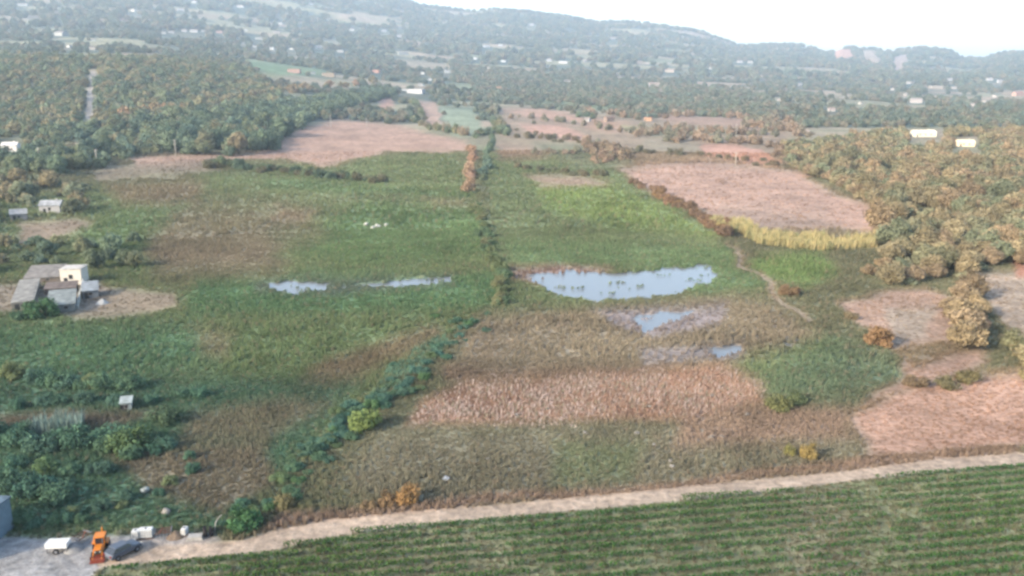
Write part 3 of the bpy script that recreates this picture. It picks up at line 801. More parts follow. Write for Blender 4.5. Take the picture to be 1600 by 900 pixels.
# ------------------------------------------------------------------ build trees: the 300 that show largest are things, the rest one mass
LABEL = {
 'grove': ('olive-brown rounded tree in the dense grove beside the pink stubble field', 'trees of the grove beside the stubble field'),
 'clearing': ('rust-tinted tree standing by the pale bare clearing', 'trees by the bare clearing'),
 'hillside': ('small green tree in the forest on the hillside around the light track', 'trees of the hillside forest'),
 'gold': ('tall tree with golden sunlight painted into its leaves, in the row in front of the hillside forest', 'tree row with painted golden sunlight'),
 'belt': ('dark green tree in the painted-shade belt above the pink field', 'trees of the dark belt'),
 'settlement': ('green tree among the houses at the foot of the hillside forest', 'trees at the foot of the hillside'),
 'backhedge': ('grey-green tree in the hedge behind the pink field', 'trees of the hedge behind the pink field'),
 'ditchrow': ('tree with orange sunlight painted into its leaves, in the short row across the green meadow', 'orange tree row in the meadow'),
 'ditchrow2': ('tree with shade painted into its dark leaves, in the row next to the orange tree row', 'dark tree row in the meadow'),
 'farm': ('yellow-green tree growing round the ruined farm', 'trees round the ruined farm'),
 'valley': ('bluish tree in the far valley among scattered houses', 'trees of the far valley'),
 'fields': ('dusty grey-brown tree in the broken lines between the far fields', 'trees between the far fields'),
 'browngrove': ('brownish tree in the small thicket between the far fields', 'thicket between the far fields'),
}
def plant(name, cat, t, label, group, crown, base, bush_like):
    x, y, z, r, st, c, key = t
    o = thing(name, label, cat, (x, y, z - .1), random.uniform(0, 6.28), group)
    o.scale = (r, r, r * st)
    f = link('foliage' if bush_like else 'crown', crown, o, (0, 0, .55 if bush_like else .95)); f.color = (*c, 1)
    link('stem' if bush_like else 'trunk', base, o)
    return o
def build_plants():
    def key(t): return -t[3] / math.sqrt(t[0] ** 2 + t[1] ** 2)
    def seen(t):
        px, py = project(np.array([t[0]]), np.array([t[1]]), np.array([t[2] + t[3]])); return -8 < px[0] < 1608 and -5 < py[0] < 905
    order = sorted(TREES, key=key)
    vis = [t for t in order if seen(t)]
    near, ids = vis[:300], set(id(t) for t in vis[:300])
    for t in near:
        lab, grp = LABEL[t[6]]
        if t[6] == 'grove':
            q = t[5][1] / t[5][0]
            a = 'greyish-green' if q > .84 else ('rusty brown' if q < .72 else 'olive-brown')
            lab, grp = lab.replace('olive-brown', a), grp + ', ' + a
        plant('tree', 'tree', t, lab, grp, random.choice(CROWNS), random.choice(TRUNKS), False)
    rest = [t for t in order if id(t) not in ids]
    n = len(rest)
    P = np.array([[t[0], t[1], t[2]] for t in rest]); S = np.array([[t[3], t[3], t[3] * t[4]] for t in rest])
    Rr = np.zeros((n, 3)); Rr[:, 2] = RNG.uniform(0, 6.28, n)
    mass('woodland', P, S, Rr, np.array([t[5] for t in rest]), FAR_TREES, 'dense mass of smaller trees beyond and between the groves', 1)
    SL = {'ditch': ('dark teal-green shrub along the diagonal ditch', 'shrubs along the diagonal ditch'),
          'upperditch': ('small green shrub along the ditch below the orange trees', 'shrubs along the upper ditch'),
          'hedge': ('dark shrub in the long hedge across the green meadow', 'shrubs of the meadow hedge'),
          'brownhedge': ('brown shrub in the hedge along the pink stubble field', 'shrubs of the brown hedge'),
          'fieldhedge': ('dull shrub in the thin hedges between the far fields', 'shrubs between the far fields'),
          'marshbush': ('blue-green bush in the wet ground above the yard', 'bushes in the wet ground')}
    for t in SHRUBS:
        lab, grp = SL[t[6]]
        plant('shrub', 'shrub', t, lab, grp, random.choice(BUSHES), random.choice(STEMS), True)
    for px, py, w, c, st, lab in SPECIAL:
        g = ground(px, py)
        plant('bush', 'bush', (g.x, g.y, g.z, w * .5 * scale_at(g), st, soft(c, .34), ''), lab, None, random.choice(BUSHES), random.choice(STEMS), True)
build_plants()

# far wooded country, too far to tell the trees apart
def far_country():
    r = np.random.default_rng(5)
    PTS, SCL, CC = [], [], []
    for d0, d1, sp, size in ((760, 1500, 14, (3.2, 5.6)), (1500, 2800, 18, (4.5, 7.5)), (2800, 5600, 29, (8, 13))):
        n = int(math.radians(72) * .5 * (d1 ** 2 - d0 ** 2) / sp ** 2)
        d = np.sqrt(r.uniform(d0 ** 2, d1 ** 2, n)); a = np.radians(r.uniform(-36, 36, n))
        X, Y = d * np.sin(a), d * np.cos(a); Z = height(X, Y)
        px, py = project(X, Y, Z)
        C, cls = paint(X, Y, Z)
        f = fbm(X / 300, Y / 120, 201, 3)
        ok = (cls == 0) & (f > -.17)
        for p in ([(440, 180), (760, 215), (760, 240), (440, 240)], TRACK):
            ok &= sdist(px, py, p) < 0
        for h in HOUSES_PX: ok &= ~((np.abs(px - h[0]) < h[2] * .75 + 2) & (py > h[1] - 3) & (py < h[1] + 11))
        X, Y, Z = X[ok], Y[ok], Z[ok]; m = len(X)
        PTS.append(np.stack([X, Y, Z - .3], 1)); s = r.uniform(*size, m)
        SCL.append(np.stack([s, s, s * r.uniform(.8, 1.15, m)], 1))
        CC.append(pick_cols([(62, 78, 64), (72, 84, 64), (58, 74, 62), (84, 88, 66), (94, 90, 70)], m, r))
    P = np.concatenate(PTS); n = len(P); Rr = np.zeros((n, 3)); Rr[:, 2] = r.uniform(0, 6.28, n)
    mass('far_forest', P, np.concatenate(SCL), Rr, np.concatenate(CC), FAR_TREES, 'hazy bluish woods covering the far valley and hills', 3)

HOUSES_PX = [  # px, py of the base, width px, wall colour, roof colour, label or None
    (650, 146, 26, (226, 228, 230), (210, 216, 222), 'long white farm building among trees at the end of the pink track'),
    (658, 134, 9, (190, 196, 200), (170, 176, 180), 'narrow grey tower-like house behind the long white farm building'),
    (632, 142, 8, (210, 216, 220), (180, 170, 164), None),
    (661, 116, 5, (232, 236, 238), (210, 214, 216), None), (699, 114, 8, (234, 238, 240), (214, 218, 220), None), (672, 126, 5, (222, 226, 228), (196, 196, 196), None),
    (588, 114, 12, (206, 168, 156), (196, 150, 140), 'pinkish house beside the green far meadow'),
    (460, 114, 20, (196, 168, 158), (178, 150, 142), 'wide dull pink house on the edge of the hillside forest'),
    (514, 120, 20, (178, 166, 152), (170, 158, 146), 'low beige building beside the wide dull pink house'),
    (489, 116, 7, (200, 210, 206), (170, 176, 176), None),
    (778, 140, 11, (216, 180, 160), (214, 160, 140), 'small salmon house alone in the valley trees'),
    (767, 110, 11, (216, 214, 214), (196, 180, 174), None), (753, 108, 5, (214, 222, 228), (190, 190, 190), None), (787, 97, 8, (210, 218, 224), (190, 190, 192), None),
    (743, 93, 7, (212, 220, 228), (190, 190, 190), None), (760, 74, 9, (210, 216, 224), (190, 186, 186), None), (782, 72, 8, (208, 214, 222), (190, 186, 186), None),
    (600, 50, 8, (220, 226, 230), (200, 196, 194), None), (624, 58, 7, (222, 226, 230), (200, 196, 194), None), (625, 44, 5, (214, 220, 226), (200, 196, 194), None),
    (550, 48, 7, (200, 206, 210), (180, 176, 176), None), (498, 76, 10, (222, 228, 230), (196, 196, 196), None), (426, 78, 8, (222, 228, 230), (196, 196, 196), None),
    (456, 78, 7, (206, 210, 212), (186, 176, 172), None), (532, 82, 10, (190, 194, 196), (176, 172, 170), None), (630, 86, 18, (178, 186, 188), (168, 168, 166), None),
    (438, 38, 6, (206, 212, 216), (190, 186, 184), None), (432, 52, 12, (182, 178, 176), (172, 160, 156), None), (405, 62, 12, (184, 190, 194), (172, 164, 160), None),
    (470, 36, 4, (206, 212, 216), (190, 186, 184), None),
    (256, 53, 6, (218, 222, 224), (190, 180, 174), None), (268, 52, 9, (214, 214, 214), (192, 176, 168), None), (288, 50, 8, (220, 220, 220), (196, 180, 172), None),
    (303, 51, 12, (226, 228, 230), (196, 190, 188), None), (318, 50, 7, (222, 222, 222), (200, 190, 184), None), (343, 52, 10, (210, 186, 182), (204, 168, 160), None),
    (384, 48, 5, (222, 226, 228), (196, 190, 188), None), (380, 68, 4, (216, 220, 224), (196, 190, 188), None), (398, 74, 5, (216, 220, 224), (196, 190, 188), None),
    (209, 18, 8, (224, 226, 228), (200, 196, 194), None), (282, 17, 10, (224, 226, 228), (200, 196, 194), None), (304, 5, 8, (216, 222, 226), (196, 192, 190), None), (376, 12, 14, (204, 210, 214), (186, 180, 178), None),
    (96, 56, 20, (190, 196, 196), (176, 170, 166), None), (36, 10, 16, (196, 204, 208), (180, 178, 176), None), (108, 74, 8, (214, 220, 220), (190, 186, 184), None), (146, 64, 6, (200, 206, 208), (184, 180, 178), None),
    (486, 8, 7, (206, 214, 220), (190, 188, 186), None), (145, 78, 10, (196, 196, 190), (176, 166, 156), None),
    (886, 131, 11, (214, 216, 216), (196, 186, 180), None), (944, 158, 7, (216, 222, 220), (196, 190, 186), 'small white house at the edge of the bright valley field'),
    (1013, 189, 13, (214, 178, 148), (216, 150, 112), 'orange-roofed house between the far pink fields'),
    (918, 190, 9, (206, 206, 206), (188, 176, 170), 'grey-white cottage beside the dark trees of the far fields'),
    (952, 190, 16, (170, 152, 138), (160, 138, 124), 'low brown shed between the far pink fields'),
    (1022, 136, 18, (212, 204, 196), (200, 182, 170), None), (1034, 147, 12, (204, 200, 192), (190, 176, 164), None), (1046, 113, 15, (208, 200, 194), (196, 180, 170), None),
    (1103, 140, 7, (220, 212, 204), (200, 186, 176), None), (1186, 147, 18, (214, 210, 204), (196, 184, 176), None), (1190, 120, 7, (214, 208, 204), (196, 184, 178), None),
    (1156, 98, 8, (214, 216, 222), (196, 190, 190), None), (1172, 98, 7, (214, 216, 222), (196, 190, 190), None), (880, 99, 14, (220, 224, 230), (204, 200, 200), None),
    (858, 96, 8, (214, 218, 224), (200, 194, 194), None), (914, 96, 6, (212, 210, 212), (200, 190, 188), None), (958, 62, 7, (206, 212, 220), (196, 194, 196), None), (831, 40, 7, (204, 210, 218), (196, 192, 192), None),
    (1012, 100, 5, (206, 208, 214), (196, 190, 188), None), (1045, 100, 4, (206, 208, 214), (196, 190, 188), None), (1110, 108, 5, (206, 206, 210), (196, 190, 188), None),
    (1299, 174, 11, (222, 214, 210), (200, 182, 176), 'white house with a reddish roof at the far edge of the grove'), (1259, 209, 10, (214, 204, 198), (190, 172, 162), 'pale cottage at the corner of the dense grove'),
    (1431, 161, 17, (214, 210, 208), (198, 188, 184), None), (1483, 126, 8, (222, 222, 226), (200, 194, 194), None), (1546, 126, 9, (222, 222, 226), (200, 194, 194), None),
    (1562, 129, 8, (222, 222, 226), (200, 194, 194), None), (1490, 139, 8, (216, 212, 212), (198, 190, 188), None), (1394, 141, 6, (216, 214, 214), (198, 190, 188), None),
    (1419, 131, 7, (214, 214, 218), (198, 190, 190), None), (1536, 160, 8, (220, 214, 212), (198, 188, 184), None), (1520, 166, 6, (220, 214, 212), (198, 188, 184), None), (1553, 152, 6, (220, 214, 212), (198, 188, 184), None),
    (1250, 133, 6, (210, 210, 214), (196, 190, 190), None), (1217, 158, 5, (212, 208, 204), (196, 186, 182), None), (1414, 149, 5, (212, 208, 204), (196, 186, 182), None), (1345, 163, 6, (212, 208, 204), (196, 186, 182), None),
    (1534, 205, 9, (206, 202, 198), (190, 180, 176), None), (1462, 138, 20, (190, 186, 180), (182, 172, 164), None), (1590, 150, 16, (210, 178, 166), (204, 158, 146), 'salmon-coloured house at the foot of the far hills'),
]
def house(name, label, cat, loc, w, d, h, rz, wall, roof, kind='gable', group=None, windows=2, door=True, parts=True):
    o = thing(name, label, cat, loc, rz, group)
    wm = principled('wall_%d_%d_%d' % tuple(wall), wall, .9, .1, .12, 1.5); rm = principled('roof_%d_%d_%d' % tuple(roof), roof, .85, .15, .4, .7)
    dk = principled('dark_opening', (40, 42, 46), .3, .5); fr = principled('window_frame', (170, 166, 160), .6)
    mb = MB(); e = .35
    if kind == 'gable':
        rh = w * .22 if w < d else d * .22
        mb.prism([(-w / 2, -.5), (w / 2, -.5), (w / 2, h), (0, h + rh), (-w / 2, h)] if w < d else [(-w / 2, -.5), (w / 2, -.5), (w / 2, h), (-w / 2, h)], -d / 2, d / 2)
        mb.build('wall', wm, o)
        rb = MB(); t = .16
        if w < d:
            rb.prism([(-w / 2 - e, h - rh * e / (w / 2) + .01), (0, h + rh + .01), (w / 2 + e, h - rh * e / (w / 2) + .01), (w / 2 + e, h - rh * e / (w / 2) + t), (0, h + rh + t), (-w / 2 - e, h - rh * e / (w / 2) + t)], -d / 2 - e, d / 2 + e)
        else:
            n0 = len(rb.v); rb.prism([(-d / 2 - e, h - rh * e / (d / 2) + .01), (0, h + rh + .01), (d / 2 + e, h - rh * e / (d / 2) + .01), (d / 2 + e, h - rh * e / (d / 2) + t), (0, h + rh + t), (-d / 2 - e, h - rh * e / (d / 2) + t)], -w / 2 - e, w / 2 + e)
            rb.v = [(-y, x, z) for x, y, z in rb.v]
            g = MB(); g.prism([(-d / 2, h), (d / 2, h), (0, h + rh)], -w / 2, w / 2); g.v = [(-y, x, z) for x, y, z in g.v]; g.build('gable', wm, o)
        ro = rb.build('roof', rm, o)
        if parts: MB().box(w * .22, w * .22 + .6, -.3, .3, h, h + rh + .7).build('chimney', wm, ro)
    elif kind == 'flat':
        mb.box(-w / 2, w / 2, -d / 2, d / 2, -.5, h).build('wall', wm, o)
        ro = MB().box(-w / 2 - .15, w / 2 + .15, -d / 2 - .15, d / 2 + .15, h + .003, h + .22).build('roof', rm, o)
        if parts: MB().box(-w / 2 + .3, w / 2 - .3, -d / 2 + .3, d / 2 - .3, h + .223, h + .26).build('roof_felt', rm, ro)
    else:                                             # single pitch, low side to the front (-y)
        s = .16 * d
        m2 = MB(); m2.prism([(-d / 2, -.5), (d / 2, -.5), (d / 2, h + s), (-d / 2, h)], -w / 2, w / 2); m2.v = [(-y, x, z) for x, y, z in m2.v]; m2.build('wall', wm, o)
        r2 = MB(); r2.prism([(-d / 2 - e, h - s / d * e + .01), (d / 2 + e, h + s + s / d * e + .01), (d / 2 + e, h + s + s / d * e + .13), (-d / 2 - e, h - s / d * e + .13)], -w / 2 - .2, w / 2 + .2); r2.v = [(-y, x, z) for x, y, z in r2.v]
        r2.build('roof', rm, o)
    if parts:
        n = windows
        for k in range(n):
            x = -w / 2 + w * (k + .5 + (.5 if door else 0)) / (n + (1 if door else 0) * 1.0)
            wh = min(1.1, h * .35); z0 = h * .42; ww = min(.9, w / (n + 1) * .6)
            f = MB().box(x - ww / 2 - .08, x + ww / 2 + .08, -d / 2 - .06, -d / 2 + .02, z0 - .08, z0 + wh + .08).build('window', fr, o)
            MB().box(x - ww / 2, x + ww / 2, -d / 2 - .075, -d / 2 + .01, z0, z0 + wh).build('pane', dk, f)
        if door:
            x = -w / 2 + w * .5 / (n + 1)
            MB().box(x - .5, x + .5, -d / 2 - .05, -d / 2 + .02, 0, min(2.1, h * .8)).build('door', dk, o)
    return o
def far_houses():
    r = random.Random(3)
    for px, py, w, wc, rc, lab in HOUSES_PX:
        g = ground(px, py)
        if g is None: continue
        m = scale_at(g); W = max(6, min(w * m * .95, 30)); H = min(max(3.4, W * .42), 7); wc = tuple(int(v * .88) for v in wc); rc = tuple(int(v * .84) for v in rc)
        if lab: label, grp = lab, None
        elif px < 720 and py < 90: label, grp = 'pale house on the hazy slope beyond the hillside forest', 'houses on the hazy slope'
        elif px < 820: label, grp = 'whitish house among bluish trees behind the long white farm building', 'houses behind the farm building'
        elif px < 1210: label, grp = 'pale house on the wooded rise beyond the far pink fields', 'houses beyond the far fields'
        else: label, grp = 'small pale house at the foot of the ridge beyond the dense grove', 'houses at the foot of the ridge'
        house('house', label, 'house', (g.x, g.y, g.z), W, max(5.5, W * .55), H, r.uniform(-.5, .5), wc, rc, r.choice(['gable', 'gable', 'flat']), grp, 2, True, lab is not None)
far_country()
far_houses()

# ------------------------------------------------------------------ nearer buildings
def at(px, py): return ground(px, py)
def place_house(px, py, wpx, depth, h, rz, wall, roof, kind, label, name='house', cat='house', windows=2, door=True):
    g = at(px, py); w = wpx * scale_at(g)
    c, s = math.cos(rz), math.sin(rz)
    return house(name, label, cat, (g.x - s * depth / 2, g.y + c * depth / 2, g.z), w, depth, h, rz, wall, roof, kind, None, windows, door)
place_house(112, 446, 31, 5.5, 4.3, .12, (226, 220, 206), (206, 202, 194), 'flat', 'small white cube-shaped house above the ruined farm sheds', windows=1)
place_house(36, 484, 30, 26, 1.8, .42, (132, 130, 122), (156, 154, 146), 'flat', 'long grey flat-roofed shed of the ruined farm', 'farm_shed', 'shed', 1)
place_house(97, 488, 38, 9, 1.9, .40, (128, 134, 132), (140, 148, 146), 'mono', 'grey tin-roofed shed below the white cube house', 'farm_shed', 'shed', 2)
place_house(95, 459, 44, 4, 1.5, .30, (112, 98, 92), (122, 112, 106), 'mono', 'low dark brownish shed right below the white cube house', 'farm_shed', 'shed', 2)
place_house(142, 466, 22, 6, 2.0, .42, (124, 130, 134), (150, 158, 162), 'mono', 'small blue-grey lean-to shed beside the dirt patch of the farm', 'farm_shed', 'shed', 1)
place_house(66, 442, 50, 9, 1.5, .25, (130, 122, 114), (142, 138, 132), 'mono', 'low brownish shed adjoining the white cube house', 'farm_shed', 'shed', 2)
def ruined_wall():
    a, b = at(121, 482), at(131, 448); u = (b - a); L = u.length; ang = math.atan2(u.y, u.x)
    o = thing('ruined_wall', 'pale broken wall running between the farm sheds', 'wall', a, ang)
    prof = [(0, -.3), (L, -.3), (L, 2.0), (L * .8, 1.9), (L * .72, 1.3), (L * .6, 1.7), (L * .4, 1.8), (L * .32, 1.1), (L * .18, 1.4), (0, .7)]
    MB().prism(prof, -.2, .2).build('masonry', principled('old_plaster', (190, 192, 184), .95, .1, .35, 1.5), o)
    MB().prism([(-.3, -.3), (L * .3, -.3), (L * .25, .25), (-.1, .2)], .2, .9).build('rubble', principled('old_plaster', (190, 192, 184)), o)
ruined_wall()
place_house(78, 334, 30, 7, 3.4, .15, (188, 188, 186), (168, 172, 174), 'gable', 'light grey barn between yellow-green trees', 'barn', 'barn', 1)
place_house(30, 345, 24, 6, 2.6, .5, (146, 146, 146), (160, 162, 162), 'mono', 'small grey shed half hidden by trees near the light grey barn', 'farm_shed', 'shed', 1)
place_house(15, 240, 22, 8, 5.2, .2, (248, 244, 236), (236, 232, 224), 'gable', 'bright white house at the foot of the hillside forest', windows=2)
place_house(14, 264, 16, 6, 3.4, -.2, (150, 164, 162), (146, 150, 150), 'flat', 'dull grey-green house below the bright white house', windows=1)
place_house(210, 236, 22, 6, 2.6, 0, (140, 150, 156), (146, 154, 160), 'mono', 'long blue-grey shed between trees beyond the brown field', 'farm_shed', 'shed', 2)
place_house(120, 234, 26, 7, 2.6, .1, (170, 158, 142), (172, 158, 140), 'mono', 'low beige shed in the trees at the hillside foot', 'farm_shed', 'shed', 2)
place_house(1446, 214, 36, 9, 3.6, .1, (255, 246, 222), (255, 246, 222), 'gable', 'long cream house with a cream roof inside the dense grove', windows=3)
place_house(1510, 229, 25, 8, 3.0, -.15, (255, 238, 208), (255, 238, 208), 'gable', 'shorter cream house inside the dense grove', windows=2)
place_house(198, 644, 15, 1.8, 1.7, .3, (168, 180, 178), (176, 188, 186), 'mono', 'small pale hut standing among the marsh bushes', 'hut', 'hut', 1)
place_house(-116, 890, 104, 10, 4.2, -.12, (120, 140, 152), (112, 132, 146), 'flat', 'blue-grey barn at the edge of the concrete yard', 'barn', 'barn', 2)

# ------------------------------------------------------------------ poles
def pole(px, py, h, label, lean=0.0):
    g = at(px, py); o = thing('utility_pole', label, 'pole', g, random.uniform(-.4, .4))
    o.rotation_euler[1] = lean
    pm = principled('weathered_pole', (200, 194, 184), .9, .1, .2, 2)
    MB().tube([(0, 0, -.6), (0, 0, h * .5), (0, 0, h)], [.25, .21, .17], 10).build('post', pm, o, True)
    ca = MB().box(-1.0, 1.0, -.09, .09, h - .75, h - .55).build('crossarm', pm, o)
    for x in (-.85, 0, .85):
        MB().tube([(x, 0, h - .55), (x, 0, h - .42), (x, 0, h - .28)], [.05, .08, .04], 8).build('insulator', principled('porcelain', (200, 204, 204), .3), ca, True)
for a in ((152, 262, 10.5, 'pale utility pole where the brown field meets the settlement trees'), (275, 245, 11, 'pale utility pole at the end of the pink field near the dark belt'),
          (517, 199, 11, 'utility pole at the top edge of the upper pink field'), (573, 198, 8, 'short utility pole near the hedge behind the pink field'),
          (1149, 261, 9, 'pale utility pole at the edge of the big pink stubble field'), (1150, 216, 12, 'pale utility pole beyond the small pink field'),
          (375, 216, 10, 'utility pole standing against the dark tree belt'), (62, 258, 10, 'pale utility pole among the houses below the hillside')): pole(*a)

# ------------------------------------------------------------------ boulders
def boulder(px, py, wpx, label, col=(150, 146, 138)):
    import bmesh
    g = at(px, py); r0 = wpx * .5 * scale_at(g)
    bm = bmesh.new(); bmesh.ops.create_icosphere(bm, subdivisions=3, radius=1)
    s = random.random() * 50
    for v in bm.verts:
        n = float(vnoise(np.array([v.co.x * 1.3 + s]), np.array([v.co.y * 1.3 + v.co.z * 1.7 + s]), 3)[0])
        v.co *= .6 + .8 * n; v.co.z *= .72
    me = bpy.data.meshes.new('boulder'); bm.to_mesh(me); bm.free(); me.materials.append(principled('stone_%d' % col[0], col, .9, .2, .3, 2.5, bump=.4))
    o = link('boulder', me, None, (g.x, g.y, g.z + r0 * .45)); o.scale = (r0, r0 * .9, r0); o.rotation_euler = (0, 0, random.random() * 6)
    tag(o, label, 'boulder', 'pale boulders in the rough grass')
BL = 'pale rounded boulder lying in the rough grass above the dirt road'
for px, py, w in ((915, 678, 8), (995, 679, 9), (1016, 637, 8), (807, 650, 7), (856, 641, 6), (762, 719, 7), (1050, 731, 9), (1113, 619, 6), (1167, 649, 8), (1090, 690, 7), (664, 637, 7), (1022, 697, 8), (1111, 686, 9), (1128, 684, 8), (1047, 722, 7), (1097, 675, 8), (1180, 606, 7)):
    boulder(px, py, w, BL)
boulder(698, 751, 12, 'pale blue-grey boulder alone in the dark grass above the road', (160, 168, 176))
boulder(227, 769, 13, 'grey boulder on the grassy bank above the yard junk', (166, 174, 170))
boulder(259, 803, 14, 'blue-grey boulder right above the row of yard junk', (150, 164, 172))
for x, y, w in ((572, 352, 8), (590, 355, 9), (603, 353, 8), (583, 357, 7)): boulder(x, y, w, 'whitish stone in the small rubble heap of the upper meadow', (190, 190, 182))

# ------------------------------------------------------------------ yard: machines and junk
ORANGE = principled('orange_paint', (214, 128, 30), .45, .4, .15, 2); TYRE = principled('tyre_rubber', (34, 34, 38), .9, .2); GLASS = principled('dark_glass', (36, 44, 54), .15, .6)
REDB = principled('dull_red', (128, 60, 44), .6, .3, .2, 3); STEEL = principled('worn_steel', (126, 128, 132), .6, .4, .3, 3); WHITE = principled('dirty_white', (226, 228, 224), .6, .3, .12, 2); DGREY = principled('dark_car_paint', (84, 92, 104), .35, .5)
CONC = principled('concrete', (176, 174, 168), .9, .1, .2, 2); RUST = principled('rusty_iron', (112, 92, 80), .9, .2, .35, 4)

def wheel(parent, x, y, z, r, w, rim=STEEL, name='wheel'):
    mb = MB(); prof = [(-w / 2, r * .62), (-w / 2, r * .92), (-w * .35, r), (w * .35, r), (w / 2, r * .92), (w / 2, r * .62)]
    n = 24; V = []; F = []
    for k in range(n):
        a = 6.2832 * k / n
        V += [(px, rr * math.cos(a), rr * math.sin(a)) for px, rr in prof]
    m = len(prof)
    for k in range(n):
        for j in range(m): F.append((k * m + j, k * m + (j + 1) % m, ((k + 1) % n) * m + (j + 1) % m, ((k + 1) % n) * m + j))
    mb.add(V, F)
    for k in range(n):                                # tread lugs
        a = 6.2832 * k / n; M = Matrix.Rotation(a, 4, 'X')
        mb.box(-w * .45, w * .45, -.05 * r * 2, .05 * r, r * .97, r * 1.05, M)
    o = mb.build(name, TYRE, parent); o.location = (x, y, z)
    MB().tube([(-w * .35, 0, 0), (0, 0, 0), (w * .35, 0, 0)], [r * .6, r * .5, r * .6], 18).build('rim', rim, o)
    return o

def loader():
    g = at(158, 863); o = thing('backhoe_loader', 'orange cab loader tractor parked in the concrete yard', 'tractor', g, math.radians(14)); o.scale = (.76, .76, .76)
    # front towards -y (to the camera)
    MB().prism([(-.55, .75), (.55, .75), (.55, 1.45), (.42, 1.62), (-.42, 1.62), (-.55, 1.45)], -2.1, -.2).build('hood', ORANGE, o, bevel=.05)
    MB().box(-.45, .45, -2.16, -2.105, .85, 1.5).build('grille', principled('dark_grille', (44, 40, 38), .7), o)
    for s in (-1, 1):
        MB().tube([(s * .36, -2.17, 1.3), (s * .36, -2.22, 1.3)], .1, 12).build('headlight', principled('lamp_glass', (220, 220, 210), .2), o)
    MB().box(-.4, .4, -2.2, 1.6, .5, .78).build('chassis', REDB, o, bevel=.04)
    cb = MB().box(-.72, .72, -.2, 1.3, .8, 1.55).build('cab', ORANGE, o, bevel=.06)
    for s in (-1, 1):
        for y in (-.16, 1.24):
            MB().box(s * .68 - .05, s * .68 + .05, y - .05, y + .05, 1.55, 2.62).build('pillar', ORANGE, cb)
    MB().box(-.64, .64, -.17, -.13, 1.56, 2.6).build('windscreen', GLASS, cb)
    MB().box(-.64, .64, 1.23, 1.27, 1.56, 2.6).build('rear_window', GLASS, cb)
    for s in (-1, 1): MB().box(s * .69 - .015, s * .69 + .015, -.1, 1.2, 1.56, 2.6).build('side_window', GLASS, cb)
    MB().box(-.82, .82, -.35, 1.45, 2.622, 2.85).build('roof', ORANGE, o, bevel=.07)
    MB().tube([(.5, -.6, 1.6), (.5, -.6, 2.5), (.52, -.55, 2.7)], .05, 8).build('exhaust', STEEL, o)
    for s in (-1, 1):
        wheel(o, s * .95, .75, .82, .82, .5); wheel(o, s * .85, -1.55, .52, .52, .36)
        MB().prism([(s * .72, 1.5), (s * 1.22, 1.5), (s * 1.22, 1.72), (s * .72, 1.76)], .0, 1.5).build('fender', ORANGE, o, bevel=.03)
        MB().tube([(s * .62, -.1, 1.5), (s * .66, -1.6, 1.35), (s * .66, -2.6, .75), (s * .66, -2.9, .45)], [.09, .09, .08, .07], 8).build('loader_arm', ORANGE, o)
    bk = MB(); bk.prism([(-2.75, .1), (-3.5, .08), (-3.5, .14), (-2.85, .2), (-2.7, .75), (-2.85, .95), (-2.92, .93), (-2.78, .74)], -1.05, 1.05)
    bk.v = [(-y, x, z) for x, y, z in bk.v]; bk.build('bucket', REDB, o)
    MB().tube([(0, 1.5, .9), (0, 2.0, 1.3), (0, 2.3, 3.1)], [.16, .15, .1], 8).build('backhoe_boom', ORANGE, o)
    MB().tube([(0, 2.3, 3.1), (0, 3.0, 1.6)], [.1, .08], 8).build('backhoe_stick', ORANGE, o)
    MB().prism([(-.3, 1.6), (.3, 1.6), (.3, 1.1), (-.3, 1.1)], 2.9, 3.4).build('backhoe_bucket', REDB, o)

def car():
    g = at(193, 866); o = thing('parked_car', 'dark grey hatchback car parked beside the orange loader', 'car', g, math.radians(58))
    body = [(-2, .35), (2, .35), (2.05, .7), (1.9, .88), (1.0, .98), (-1.85, .98), (-2.05, .75)]
    mb = MB(); mb.prism(body, -.84, .84); mb.build('body', DGREY, o, bevel=.08)
    top = [(1.0, .985), (.35, 1.45), (-1.3, 1.5), (-1.85, .985)]
    mb = MB()
    for x, z in top: pass
    V = [(x, s * (.8 if z < 1 else .64), z) for s in (-1, 1) for x, z in top]
    mb.add(V, [(0, 1, 2, 3), (7, 6, 5, 4), (0, 4, 5, 1), (1, 5, 6, 2), (2, 6, 7, 3), (3, 7, 4, 0)]); mb.build('cabin', GLASS, o)
    MB().box(-1.34, .4, -.66, .66, 1.48, 1.55).build('roof', DGREY, o, bevel=.03)
    for s in (-1, 1):
        for x in (-1.25, 1.3):
            w = wheel(o, x, s * .78, .33, .33, .22); w.rotation_euler = (0, 0, math.pi / 2)
        MB().box(2.0, 2.075, s * .6 - .17, s * .6 + .17, .68, .84).build('headlight', principled('lamp_glass', (220, 220, 210), .2), o)
        MB().box(-2.09, -2.02, s * .62 - .12, s * .62 + .12, .72, .9).build('tail_light', principled('tail_red', (130, 24, 20), .3), o)
        MB().box(.55, .75, s * .86 - .1, s * .86 + .1, 1.0, 1.14).build('mirror', DGREY, o)
    MB().box(2.06, 2.1, -.25, .25, .45, .57).build('number_plate', WHITE, o)

